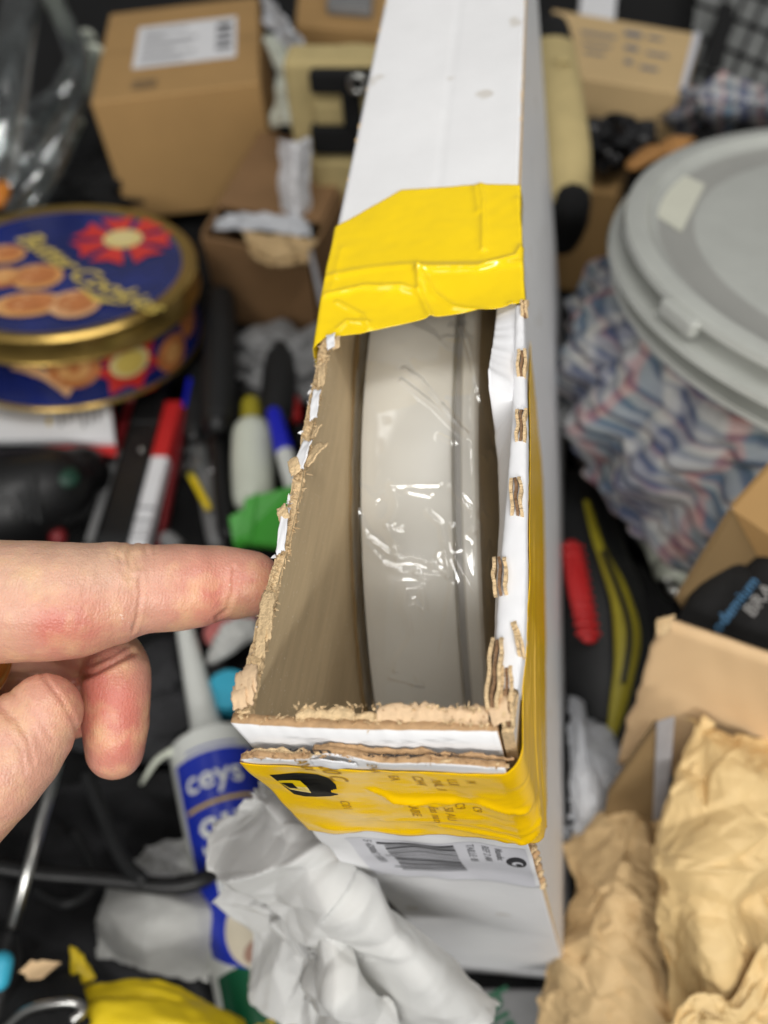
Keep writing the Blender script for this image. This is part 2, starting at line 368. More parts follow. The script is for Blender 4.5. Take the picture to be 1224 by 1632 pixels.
# ================================================================== the torn white carton (carton coordinates in mm * K)
K = 0.001
carton = empty('white_carton', 'tall slim white carton with yellow tape and a torn open corner', 'carton', mat=MBOX)
def leanin(y):      # the left rim leans inwards along the torn stretch (mm)
    return 2.4 * sstep(5, 60, y) * (1 - sstep(112, 150, y))
def bulge(y):       # the right rim: pushed out behind, pulled in towards the front corner (mm)
    return interp(y, [-5, 0, 8, 20, 38, 60, 85, 105, 130, 170, 420], [2.6, 2.8, 3.6, 4.8, 5.0, 4.6, 4.2, 3.4, 2.6, .4, 0])
H = HB / K; T = TB / K; L = LB / K
ZR = [0, 120, 210, 255, 285, 305, 318]
def side_panel(name, x0, thick, offs, ztop, pw, outer_mat, inner_mat, y0, y1, sgn):
    ys = sorted(set(list(np.arange(y0, 130, 1.2)) + list(np.arange(130, y1, 12)) + [y1]))
    V, F, MI = [], [], []; nz = len(ZR) + 1
    for y in ys:
        zt = ztop(y)
        for side in (0, 1):
            for k in range(nz):
                z = ZR[k] if k < nz - 1 else zt
                x = x0 + offs(y) * (max(z, 0) / H) ** pw + (sgn * thick if side else 0)
                V.append((x * K, y * K, z * K))
    c = 2 * nz
    for i in range(len(ys) - 1):
        for k in range(nz - 1):
            a = i * c + k; F.append((a, a + 1, a + c + 1, a + c)); MI.append(0)
            a = i * c + nz + k; F.append((a, a + c, a + c + 1, a + 1)); MI.append(1)
        a = i * c + nz - 1; F.append((a, a + nz, a + nz + c, a + c)); MI.append(2)
        a = i * c; F.append((a, a + c, a + c + nz, a + nz)); MI.append(1)
    for i in (0, len(ys) - 1):
        for k in range(nz - 1):
            a = i * c + k; F.append((a, a + nz, a + nz + 1, a + 1)); MI.append(2)
    return fixn(mk(name, V, F, [outer_mat, inner_mat, M_torn], carton, False, MI))
def ztl(y):
    if y > 125: return H - 3.2
    return H - 1.0 + 1.0 * fn(y * .22, 4.1) + .6 * fn(y * .9, 9.1)
def ztr(y): return H - 3.2
side_panel('side_panel', 0, 2.6, leanin, ztl, 3, M_white, M_kraft, 0.4, L, 1)
side_panel('side_panel', T, 2.6, bulge, ztr, 3, M_white, M_kraft, 0.4, L, -1)

# ragged pale lip of the left torn rim
def lip(u, v):
    y = lerp(1, 121, u); w = 2.3 + .6 * fn(y * .25, 1.1) + .5 * fn(y * .8, 3.1) + 1.2 * (1 - sstep(10, 45, y))
    dn = (1.0 + 2.6 * (1 - sstep(12, 50, y)) + 1.4 * fn(y * .18, 7.7) + .8 * fn(y * 1.1, 2.2))
    k = [(.40, -1.4 - .5 * fn(y * .3, 5)), (.42, .1), (.8, .5 + .4 * fn(y * .6, 6)), (w * .55, .6 + .6 * fn(y * .5, 8) + .5 * fn(y * 1.7, 1)), (w, .1 + .7 * fn(y * .7, 4)), (w + .15, -dn * .6), (2.75 + .1 * fn(y, 3), -dn - .3)]
    i = int(round(v * 6)); x, z = k[i]
    zt = ztl(y)
    return ((x + leanin(y)) * K, (y + .4 * fn(y * .9, v * 5)) * K, (zt + z + .25 * fn(y * 2.3, v * 9)) * K)
grid('torn_edge', lip, 420, 6, M_torn, carton, False)
def scrap(name, c, L_, W_, rise, rot, m, seed, curl=0.6, thick=.35, ragged=.25):
    """a little torn tongue of board (mm): c centre, L_ along y, W_ across x"""
    ca, sa = math.cos(rot), math.sin(rot)
    def f(u, v):
        a = (u - .5) * L_ * (1 - ragged * (.5 + fn(v * 5 + seed, 1.7)) * abs(2 * u - 1))
        b = (v - .5) * W_ * (1 - ragged * (.5 + fn(u * 6, seed)) * abs(2 * v - 1))
        z = rise * (v) ** 1.3 + curl * math.sin(u * 3.1) + .35 * fn(u * 4, v * 4, seed)
        return ((c[0] + b * ca - a * sa) * K, (c[1] + a * ca + b * sa) * K, (c[2] + z) * K)
    return solid(grid(name, f, 14, 8, m, carton), thick * K)
for (px, py, L_, W_, r_, rot, mm_) in [(528, 545, 6.5, 3.0, .6, .15, M_whitep), (503, 645, 12, 2.6, .4, .05, M_whitep), (484, 728, 11, 3.6, 1.2, -.1, M_whitep), (452, 845, 15, 2.4, .3, .06, M_whitep)]:
    p = onb(px, py, 2, HB + .0012) / K
    scrap('white_scrap', (p[0], p[1], p[2]), L_, W_, r_, rot, mm_, px * .01)
for (px, py, L_, W_, r_, rot, s_) in [(503, 728, 9, 4.5, 2.0, -.5, 1.3), (514, 600, 9, 2.6, 1.0, .1, 2.2), (506, 690, 5, 2, 1.2, -.3, 5.1), (470, 745, 6, 3.5, 1, .4, 3.4), (426, 985, 15, 4.2, 1.2, .12, 4.1), (452, 820, 5, 3, 1, .4, 6.6), (536, 548, 5, 3, .7, .2, 7.7), (418, 1020, 10, 3, .8, .1, 8.8)]:
    p = onb(px, py, 2, HB + .001) / K
    scrap('kraft_scrap', p, L_, W_, r_, rot, M_torn, s_, thick=.5)
for (px, py, L_, W_, s_) in [(392, 1098, 9, 5, 1.1), (384, 1112, 6, 4, 2.3), (400, 1085, 8, 4, 3.9)]:
    p = onb(px, py, 2, HB + .001) / K
    scrap('kraft_scrap', p, L_, W_, .6, .2, M_pinkk, s_, curl=1.0, thick=.8)

def fibres(anchors, n, m_, seed, ln=(.4, 1.5), wd=(.12, .45), flat=.6):
    """loose paper fibres and thin slivers standing along a tear"""
    r = np.random.default_rng(seed); V, F = [], []
    A_ = np.array(anchors)
    for k in range(n):
        t = r.uniform(0, len(A_) - 1.001); i = int(t); p = lerp(A_[i], A_[i + 1], t - i) + r.normal(0, .35, 3) * [1, 1, .5]
        d = r.normal(0, 1, 3); d[2] = abs(d[2]) * flat; d /= np.linalg.norm(d); w = np.cross(d, r.normal(0, 1, 3)); w /= np.linalg.norm(w); l = r.uniform(*ln); ww = r.uniform(*wd); b = r.normal(0, .25, 3) * l
        q = len(V); V += [p - w * ww, p + w * ww, p + d * l * .55 + w * ww * .8 + b * .5, p + d * l * .55 - w * ww * .8 + b * .5, p + d * l + b]
        F += [(q, q + 1, q + 2, q + 3), (q + 3, q + 2, q + 4)]
    return tag(mk('torn_fibres', np.array(V) * K, F, m_, carton), kind='stuff')
fibres([(1.4 + leanin(y), y, ztl(y) + .5) for y in range(2, 121, 3)], 330, M_torn, 3)
fibres([(2.8 + leanin(y), y, ztl(y) - .8) for y in range(2, 121, 3)], 220, M_torn, 4, flat=-.4)
fibres([(.5 + leanin(y), y, ztl(y) + .3) for y in range(2, 121, 3)], 26, M_whitep, 5, (.8, 1.8), (.3, .7))
fibres([(x, 1.2, H - .6) for x in range(1, 60, 3)], 160, M_torn, 6)
fibres([(x, 4.0, H + .4) for x in range(14, 58, 3)], 120, M_torn, 7)
fibres([(x, -3.6, 319.4 + interp(x, [-2, 3, 16, 17.5, 22, 30, 45, 62], [-3.2, -.4, .2, 1.6, 2.2, .3, .2, -1.2])) for x in range(-1, 62, 3)], 200, M_torn2, 8)

# right rim: white folded edge with torn perforation stubs
def rimw(y): return interp(y, [2, 10, 16, 38, 60, 82, 105, 130], [3.0, 3.6, 6.4, 6.4, 5.0, 4.0, 3.0, 2.4])
def rim(u, v):
    y = lerp(9, 128, u); w = rimw(y); xo = T + bulge(y)
    a = math.pi * v
    x = xo - w / 2 + (w / 2) * math.cos(a) * 1.02; z = H - 1.6 + 1.7 * math.sin(a) ** .6 + .15 * fn(y * .3, v * 3)
    if v < .02: z -= 5
    if v > .98: z -= 2.5
    return ((x + .12 * fn(y * .5, v * 2)) * K, y * K, z * K)
grid('folded_rim', rim, 120, 12, M_whitep, carton)
stub_no = [0]
def stub(y, ln, xc, w, zc, seed, tall=1.5, lay=3, tilt=0.0, yaw=0.0):
    """torn corrugated stub: liners and flutes seen end on"""
    for k in range(lay):
        xx = xc + (k / (lay - 1) - .5) * w * .95 if lay > 1 else xc
        def f(u, v):
            yy = y + (u - .5) * ln * (1 - .10 * abs(fn(k * 3.3, seed)))
            mid = lay == 3 and k == 1
            x = xx + .16 * math.sin(u * ln * .8 + k + seed) + .25 * fn(u * 4, k, seed) + tilt * (v - .3) + yaw * (u - .5) * ln 
            z = zc - 1.2 + v * (tall + 1.2 - (.3 if mid else 0)) * (1 - .5 * abs(2 * u - 1) ** 6) + .4 * fn(u * 9, k * 2.2, seed) * v + .25 * fn(u * 31, k * 2.2, seed) * v
            return (x * K, yy * K, z * K)
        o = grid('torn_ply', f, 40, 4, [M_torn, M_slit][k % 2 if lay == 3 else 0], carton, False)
        solid(o, (.7 if k == 1 else .8) * K)
for i, (py, px, ln, w) in enumerate([(490, 835, 6, 1.3), (577, 831, 10, 1.9), (676, 830, 11, 2.0), (790, 822, 12, 2.3), (916, 796, 10.5, 2.8)]):
    p = onb(px, py, 2, HB + .0005) / K
    stub(p[1], ln, p[0] + .1, w, H + .15, i * 1.7 + .4, yaw=(-.06 if py > 700 else 0))
p = onb(789, 1073, 2, HB) / K; stub(p[1], 17, p[0], 2.4, H + .3, 8.1, 1.6, yaw=.03)
p = onb(808, 1090, 2, HB - .001) / K; stub(p[1], 9, p[0], 2.0, H - .6, 9.4, 1.2)
p = onb(826, 1020, 2, HB - .001) / K; stub(p[1], 9, p[0], .8, H - .2, 10.4, 1.0, lay=2, yaw=-.25)
p = onb(812, 1130, 2, HB - .002) / K; stub(p[1], 8, p[0], 1.6, H - 1.5, 11.4, 1.6)
p = onb(795, 1135, 2, HB - .001) / K; scrap('kraft_scrap', p, 6, 5, .8, .3, M_pinkk, 5.5, thick=.7)

# white inner flap hanging inside the right rim, torn lower edge
pe = [onb(px, py, 0, 0.0545) / K for px, py in [(792, 505), (787, 540), (779, 592), (780, 625), (791, 655), (790, 700), (795, 735), (798, 830), (794, 900), (791, 980)]]
yf = [q[1] for q in pe][::-1]; zf = [q[2] for q in pe][::-1]
def iflap(u, v):
    y = lerp(14, 138, u); zt = H - 1.4; zb = interp(y, yf, zf) + .7 * fn(y * .5, 3.3) + .35 * fn(y * 1.6, 5.1)
    z = lerp(zt, zb, v); x0_ = T + bulge(y) - rimw(y) + .3; x = x0_ - (x0_ - 54.5) * v + .3 * math.sin(v * 6) * (1 if y > 40 else .3)
    return (x * K, y * K, z * K)
solid(grid('inner_flap', iflap, 110, 10, M_whitep, carton), .5 * K)

# top panel: two narrow flaps meeting in a faint seam
def topf(u, v):
    x = lerp(.3, T - .1 + .0, u); y = lerp(146, L, v); y0 = 146 + 1.5 * fn(x * .3, 2) if v == 0 else y
    return (x * K, y0 * K, (H - .35 * math.exp(-((x - 33) / 1.2) ** 2) + .25 * fn(x * .05, y * .02)) * K)
o = grid('top_panel', topf, 40, 60, [M_white, M_torn], carton); s = solid(o, 2.9 * K).modifiers[-1]; s.offset = -1; s.material_offset_rim = 1
for k in range(26):                                              # worn brown nicks along the long edges
    y = rng.uniform(190, 410); sd = rng.integers(0, 2)
    scrap('edge_nick', ((.1 if sd == 0 else T - .2) + .2, y, H - .3), rng.uniform(1.5, 5), .8, .2, 0, M_torn, k * 1.3, curl=.1, thick=.25)
hexa('back_panel', [np.array(v) for v in boxv((T / 2 * K, (L - 1.6) * K, H / 2 * K), ((T - 5.6) * K, 2.6 * K, (H - 7) * K))], M_white, carton, 0.0003, False)
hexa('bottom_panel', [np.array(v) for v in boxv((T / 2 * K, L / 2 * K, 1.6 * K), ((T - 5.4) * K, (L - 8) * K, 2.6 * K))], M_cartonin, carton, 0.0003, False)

# front panel and the taped outer flap over it
def front_in(u, v):
    x = lerp(-.2, T - .6, u); zt = H - .4 - 1.0 * sstep(40, 60, x) + .5 * fn(x * .35, 1.9)
    return (x * K, (0 - .8 * (1 - abs(2 * u - 1) ** 2) * v ** 4) * K, lerp(0, zt, v) * K)
o = grid('front_panel', front_in, 60, 24, [M_white, M_torn2], carton); s = solid(o, 2.4 * K).modifiers[-1]; s.offset = -1; s.material_offset = 0; s.material_offset_rim = 1
OFFS = -1
def flap_top(x): return 319.6 + 1.2 * fn(x * .16, 3.3) + .7 * fn(x * .6, 6.1) + interp(x, [-2, 3, 16, 17.5, 22, 30, 45, 62], [-3.2, -.4, .2, 1.6, 2.2, .3, .2, -1.2])
def flap_y(x, z): return -2.9 - 1.0 * fn(x * .09, z * .07) - 1.2 * sstep(290, 318, z) - .8 * sstep(45, 62, x)
def flapf(u, v):
    z = lerp(205, 0, 0); x = lerp(-1.6, T + .3, u); zt = flap_top(x); z = lerp(209, zt, v)
    return (x * K, flap_y(x, z) * K, z * K)
o = grid('outer_flap', flapf, 80, 60, [M_white, M_torn2], carton); s = solid(o, 1.5 * K).modifiers[-1]; s.offset = OFFS; s.material_offset_rim = 1
# layered torn board along both front edges
def ply(name, x0, x1, ybase, zbase, hgt, dep_, m, seed, wav=.6):
    def f(u, v):
        x = lerp(x0, x1, u); e = 1 - abs(2 * u - 1) ** 8 * .8
        z = zbase(x) + (hgt * (.6 + .7 * fn(x * .3, seed) + .3 * fn(x * 1.2, seed))) * v * e + .2 * fn(x * .9, seed * 2)
        y = ybase + dep_ * v + wav * fn(x * .22, seed * 3) * (.3 + v) + .25 * fn(x * .9, v * 3, seed)
        return (x * K, y * K, z * K)
    return solid(grid(name, f, max(12, int((x1 - x0) * 2)), 5, m, carton), .55 * K)
zin = lambda x: H - 1.2 - 1.0 * sstep(40, 60, x)
ply('torn_ply', 0.5, 58, .9, zin, .9, .5, M_torn2, 1.2, .3)
ply('torn_ply', 14, 57, 1.2, zin, .9, .3, M_torn, 2.2, .2)
def tongue(x0, x1, depth, rise, m_, seed):                          # a flat torn layer folded back behind the front edge
    def f(u, v):
        x = lerp(x0, x1, u); d = depth * (.75 + .35 * fn(x * .22, seed) + .2 * fn(x * .9, seed)) * (1 - .5 * abs(2 * u - 1) ** 10)
        return (x * K, (1.0 + d * v + .15 * fn(x * .5, v * 3, seed)) * K, (zin(x) + .2 + rise * math.sin(v * 2.2) + .35 * fn(x * .3, v * 2.5, seed) + .15 * fn(x * 1.1, v * 6, seed)) * K)
    return solid(grid('torn_ply', f, int((x1 - x0) * 2.5), 12, m_, carton), .5 * K)
tongue(33.5, 57.5, 5.2, 1.5, M_pinkk, 3.2); tongue(15, 28.5, 3.6, 1.0, M_torn, 4.2); tongue(27.5, 34.5, 2.6, .6, M_torn, 5.2)
fl_ = lambda x: flap_top(x) - 1.3
ply('torn_ply', -2, 18, -3.4, fl_, 1.5, -.3, M_torn2, 7.2, .7)
ply('torn_ply', -2, 15, -2.7, fl_, 1.5, .9, M_torn, 7.9, .7)
ply('torn_ply', 17, 62, -2.2, fl_, 1.7, .6, M_torn2, 8.2, .7)
ply('torn_ply', 38, 61, -3.3, fl_, 1.5, -.4, M_torn, 9.2, .9)
ply('torn_ply', 40, 52, -3.4, fl_, 2.1, .2, M_torn2, 9.9, .9)
ply('torn_ply', 13, 20, -3.4, fl_, 2.4, -.6, M_torn, 9.6, .8)
def wtear(u, v):                                                  # a torn white tongue of the liner
    x = lerp(16.5, 27, u); return (x * K, (-4.6 - .5 * math.sin(u * 3) + .3 * fn(u * 3, v * 3)) * K, (316.5 + v * (5.5 * (1 - abs(2 * u - .8) * .5) + .7 * fn(u * 6, 2))) * K)
solid(grid('white_scrap', wtear, 16, 8, M_whitep, carton), .3 * K)
for k in range(9):                                                 # crushed lower right corner of the outer flap
    z = 260 - k * 7; p = (T + .6 + .5 * fn(k, 2), -1.6 + 1.0 * fn(k * 2.2, 1), z)
    scrap('crushed_corner', p, 2.2 + fn(k, 5), 2.4, .4, rng.uniform(-1, 1), M_torn2 if k % 2 else M_torn, k * 2.1, curl=.8, thick=1.0)

# ------------------------------------------------------------------ tapes
def seg_d(p, a, b):
    ab = b - a; t = np.clip(((p - a) @ ab) / (ab @ ab + 1e-9), 0, 1); return np.linalg.norm(p - a - ab * np.atleast_1d(t)[:, None], axis=-1)
def ridges(P, lines):
    """P (n,2) mm; lines: (polyline mm, height mm, width mm)"""
    h = np.zeros(len(P))
    for pl, a, w in lines:
        pl = [np.array(q) for q in pl]
        d = np.min([seg_d(P, pl[i], pl[i + 1]) for i in range(len(pl) - 1)], axis=0)
        h += a * np.exp(-(d / w) ** 1.3)
    return h
def topl(pts, a, w): return ([onb(px, py, 2, HB)[:2] / K for px, py in pts], a, w)
tl = [topl([(766, 297), (770, 330), (768, 400)], .7, .9), topl([(757, 300), (762, 340)], .5, .9),
      topl([(667, 430), (668, 465), (688, 508)], .9, .9), topl([(667, 430), (692, 465), (722, 487), (770, 497)], .7, .9),
      topl([(520, 472), (580, 458), (640, 456), (664, 462)], .7, 1.1), topl([(670, 430), (760, 430), (815, 412), (826, 396)], .8, 1.1),
      topl([(536, 482), (575, 500), (588, 520)], .5, .8), topl([(534, 524), (550, 510), (586, 512)], .4, .8),
      topl([(822, 320), (832, 400), (836, 470)], .4, 1.2), topl([(800, 486), (806, 500)], .5, .8), topl([(545, 400), (530, 460)], .3, 1.5)]
nu_, nv_ = 150, 130
us = np.linspace(-9, T + 7, nu_ + 1); PP = []
for j in range(nv_ + 1):
    v = j / nv_
    for x in us:
        xc = min(max(x, 0), T)
        ylo = interp(x, [-9, 0, 3, 14, 36, 52, 60, 67], [113, 117, 121.5, 122.5, 127.2, 127.6, 128.6, 131])
        yhi = interp(x, [-9, 0, 20.6, 47, 60, 67], [169, 173.5, 189, 187.2, 184.4, 183]) + .25 * fn(x * .4, 3)
        PP.append((x, lerp(ylo, yhi, v), xc))
PP = np.array(PP); hr = ridges(PP[:, :2], tl)
V = []
for (x, y, xc), h in zip(PP, hr):
    sag = -1.6 * (1 - sstep(132, 149, y)) * math.sin(math.pi * min(max((x - 1) / 58, 0), 1)) ** .7 + .5 * math.exp(-((y - 148 - 2 * math.sin(x * .08)) / 1.6) ** 2)
    und = .35 * fn(x * .07, y * .07, 2) + .12 * fn(x * .25, y * .25, 4)
    z = H + .45 + sag + 1.35 * h + und * .8; b = bulge(y)
    if x < 0:
        r_ = 1.0; z = H + .45 + x * .98 + h * .3; X = leanin(y) * .5 - .5 + .25 * fn(y * .1, x * .3) - h * .4
    elif x > T:
        z = H + .3 - (x - T) * .98; X = T + b + .45 + .25 * fn(y * .12, x * .3) + .5 * h
    else: X = x + b * sstep(40, 60, x) + leanin(y) * .5 * (1 - sstep(0, 20, x))
    V.append((X * K, y * K, z * K))
F = [(j * (nu_ + 1) + i, j * (nu_ + 1) + i + 1, (j + 1) * (nu_ + 1) + i + 1, (j + 1) * (nu_ + 1) + i) for j in range(nv_) for i in range(nu_)]
ot = mk('yellow_tape', V, F, M_yellow, carton, True); solid(ot, .1 * K)

# front tape: over the outer flap, round the corner and along the right side, loose at the corner
fr = []
for (a, b, c_, d_) in [((30, 291), (40, 288), (52, 293), (62, 285)), ((34, 283), (46, 281), (56, 276), (66, 280)), ((24, 272), (40, 275), (54, 268), (66, 270)),
                       ((38, 268), (50, 264), (60, 262), (70, 272)), ((-1, 266), (4, 262), (14, 260), (30, 261)), ((26, 297), (30, 292), (36, 290), (44, 291)),
                       ((44, 303), (56, 301), (66, 303), (80, 300)), ((50, 259), (58, 261), (64, 266), (67, 276)), ((64, 250), (72, 270), (90, 300), (110, 310)), ((66, 262), (84, 284), (110, 296), (140, 300)), ((70, 240), (90, 262), (120, 270), (150, 268))]:
    fr.append(([a, b, c_, d_], random.choice([.8, 1.1, 1.5, -.6]), random.uniform(.9, 1.6)))
nu2, nv2 = 260, 70
Q = []
for j in range(nv2 + 1):
    v = j / nv2
    for i in range(nu2 + 1):
        s_ = lerp(-2.2, T + 150, i / nu2)
        zt = interp(s_, [-2, 10, 30, 50, T, T + 6, T + 20, T + 60, T + 110, T + 150], [315.2, 315.0, 313.4, 314.1, 316, 320, 324, 326, 318, 300]) + .3 * fn(s_ * .2, 2)
        zb = interp(s_, [-2, 10, 40, T, T + 12, T + 40, T + 110, T + 150], [257, 257.7, 259.5, 260.5, 240, 212, 215, 226]) + .2 * fn(s_ * .3, 8)
        Q.append((s_, lerp(zb, zt, v)))
def tape_h(x, z, r): return max(-.15, r + .4 * fn(x * .08, z * .12, 7) + .15 * fn(x * .3, z * .5, 9))
def tape_y(x, z): return flap_y(min(x, T), z) - .35 - tape_h(x, z, float(ridges(np.array([[x, z]]), fr)[0])) * sstep(0, 25, x + 6) * .8
Q = np.array(Q); hq = ridges(Q, fr); V = []
for (s_, z), h in zip(Q, hq):
    h = tape_h(s_, z, h)
    rc = 5.0                                                       # rounded, bulging corner
    if s_ < T - 1:
        X = s_; Y = flap_y(min(s_, T), z) - .35 - h * sstep(0, 25, s_ + 6) * .8
    elif s_ < T + 7:
        t = (s_ - (T - 1)) / 8 * math.pi / 2; Y = flap_y(T, z) - .35 + rc * (1 - math.cos(t)) - h * .6 * math.cos(t); X = T - 1 + rc * math.sin(t) + h * .6 * math.sin(t)
    else:
        yb = s_ - T - 7 + (flap_y(T, z) - .35 + rc); Y = yb
        X = lerp(T + 4, T + bulge(yb) * (z / H) ** 3 + .6, sstep(0, 45, yb)) + h * .5
        X = max(X, T + bulge(yb) * (z / H) ** 3 + .3)
    V.append((X * K, Y * K, z * K))
F = [(j * (nu2 + 1) + i, j * (nu2 + 1) + i + 1, (j + 1) * (nu2 + 1) + i + 1, (j + 1) * (nu2 + 1) + i) for j in range(nv2) for i in range(nu2)]
ot2 = mk('yellow_tape', V, F, M_yellow2, carton, True); solid(ot2, .1 * K)

# print: on flap and tape (text runs downwards, letter tops to the right)
def fprint(name, x, z, s, size, m, off=5.7, parent=carton):
    def w(a, b):
        X, Z = x + b, z - a; return np.array((X * K, ((tape_y(X, Z) if off < 0 else flap_y(X, Z)) - abs(off)) * K, Z * K))
    return text(name, s, size, (0, 0, 0), (0, 0, 0), (0, 0, 0), m, parent, warp=w)
def frontmm(px, py):
    p = onb(px, py, 1, -.0040) / K; return p[0], p[2]
for px, py, s_, sz, m_ in [(462, 1194, 'S', 4.2, M_dink), (494, 1196, 'E', 6.5, M_dink), (580, 1200, '9', 3.6, M_dink), (616, 1199, 'R', 3.6, M_dink), (648, 1199, 'A', 3.8, M_dink), (684, 1199, 'P', 3.8, M_dink), (713, 1197, 'A', 3.8, M_dink)]:
    x, z = frontmm(px, py); fprint('lettering', x, z + 1.0, s_, sz, m_, .12)
for px, py, s_, sz in [(500, 1208, '700 C', 6.5), (470, 1206, 'ANX', 4.0), (584, 1214, 'S 4A', 3.4), (618, 1238, 'EA', 3.4), (655, 1236, 'C244', 3.6), (686, 1240, 'IVAL 11', 3.4), (712, 1238, 'LUI', 3.4), (742, 1238, '14', 3.2), (540, 1278, 'C01', 3.6), (648, 1285, 'CAIRE', 3.4), (682, 1290, 'Eas natur', 3.4), (706, 1290, '50 AU', 3.4), (724, 1286, 'C9', 3.4), (752, 1292, 'C9', 3.2)]:
    x, z = frontmm(px, py); fprint('lettering', x, z, s_, sz, M_tapeink, -.12)
# black badge on the tape with yellow angular mark
def badge(name, pts, m_, off):
    P = []
    for px, py in pts:
        x, z = frontmm(px, py); P.append((x, z))
    P = np.array(P); c = P.mean(0); V = []; F = []; n = len(P); rg = 10
    for r in range(rg + 1):
        for q in P:
            w = c + (q - c) * (r / rg); V.append((w[0] * K, (tape_y(w[0], w[1]) - off) * K, w[1] * K))
    for r in range(rg):
        for i in range(n): F.append((r * n + i, r * n + (i + 1) % n, (r + 1) * n + (i + 1) % n, (r + 1) * n + i))
    return mk(name, V, F, m_, carton)
badge('printed_badge', [(430, 1232), (470, 1234), (505, 1236), (524, 1241), (535, 1251), (539, 1267), (526, 1271), (505, 1275), (485, 1274), (468, 1270)], M_black, .12)
badge('badge_mark', [(440, 1243), (466, 1244), (478, 1246), (490, 1255), (496, 1266), (478, 1263), (462, 1260), (450, 1250)], M_yellow, .22)
badge('badge_mark', [(448, 1247), (466, 1248), (475, 1257), (462, 1256)], M_black, .32)
# white sticker with barcode on the outer flap
def sticker(name, x0, x1, z0, z1, off, m_, nx=20, nz=6):
    return grid(name, lambda u, v: (lerp(x0, x1, u) * K, (flap_y(lerp(x0, x1, u), lerp(z0, z1, v)) - off) * K, lerp(z0, z1, v) * K), nx, nz, m_, carton, True)
sticker('sticker', 7, T - 1, 210, 251, 0.10, M_label, 30, 20)
zz = 249.0
for k in range(26):
    w = random.choice([.5, .5, .9, 1.3]); 
    if zz - w < 217: break
    sticker('barcode_bar', 18 - (2 if k % 9 == 0 else 0), 38.5, zz - w, zz, 0.22, M_ink if k % 3 else M_dink, 12, 1); zz -= w + random.choice([.5, .7, 1.0])
fprint('lettering', 12.2, 250, '5 420067 110031', 3.6, M_ink, 0.22)
fprint('lettering', 42.0, 249, 'TAILLE: 05', 3.2, M_ink, 0.22); fprint('lettering', 46.5, 249, 'REF 2 AM', 3.0, M_ink, 0.22); fprint('lettering', 50.2, 249, 'Manufac', 3.0, M_ink, 0.22)
def ell(name, cx, cz, a, b, off, m_):
    P = [(cx + a * math.cos(t), cz + b * math.sin(t)) for t in np.linspace(0, 2 * math.pi, 24, endpoint=False)]
    return mk(name, [(x * K, (flap_y(x, z) - off) * K, z * K) for x, z in P], [tuple(range(24))], m_, carton)
ell('printed_logo', 55.3, 237, 2.9, 5.2, 0.22, M_dink); ell('printed_logo_mark', 55.5, 236, 1.6, 2.2, 0.32, M_label); ell('printed_logo_mark', 55.9, 235.4, .9, 1.2, 0.42, M_dink)

# ================================================================== the wrapped grey disc inside, and a pad beside it
YC, ZC, RD = 0.160, 0.165, 0.140
disc = empty('plastic_disc', 'thick round grey plastic disc wrapped in clear film inside the white carton', 'disc', mat=MBOX @ Matrix.Translation((0, YC, ZC)))
X0 = .0078
prof = [(.03, X0), (RD - .004, X0), (RD - .001, X0 + .0006), (RD, X0 + .003), (RD, .0366), (RD - .0006, .0376), (RD - .0030, .0380)]
lathe('rim_band', prof, M_grey, disc, 240, axis='x')
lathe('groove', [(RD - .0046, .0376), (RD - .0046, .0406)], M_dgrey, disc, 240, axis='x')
lathe('back_band', [(RD - .005, .0402), (RD - .0022, .0403), (RD - .0014, .0410), (RD - .0014, .0448), (RD - .0024, .0458), (RD - .012, .0466), (.02, .0468)], M_grey, disc, 240, axis='x')
def oncyl(px, py, r):                   # the rim cylinder met by a sight line -> (x mm, arc angle deg)
    d = BX @ ray(px, py); o_ = CB - np.array([0, YC, ZC]); a = d[1] ** 2 + d[2] ** 2; b = 2 * (o_[1] * d[1] + o_[2] * d[2]); c = o_[1] ** 2 + o_[2] ** 2 - r * r
    t = (-b - math.sqrt(max(b * b - 4 * a * c, 0))) / (2 * a); p = o_ + d * t
    return np.array([p[0] / K, math.degrees(math.atan2(p[2], p[1])) * math.pi / 180 * r / K])
def cyl(pts, a, w): return ([oncyl(px, py, RD + .001) for px, py in pts], a, w)
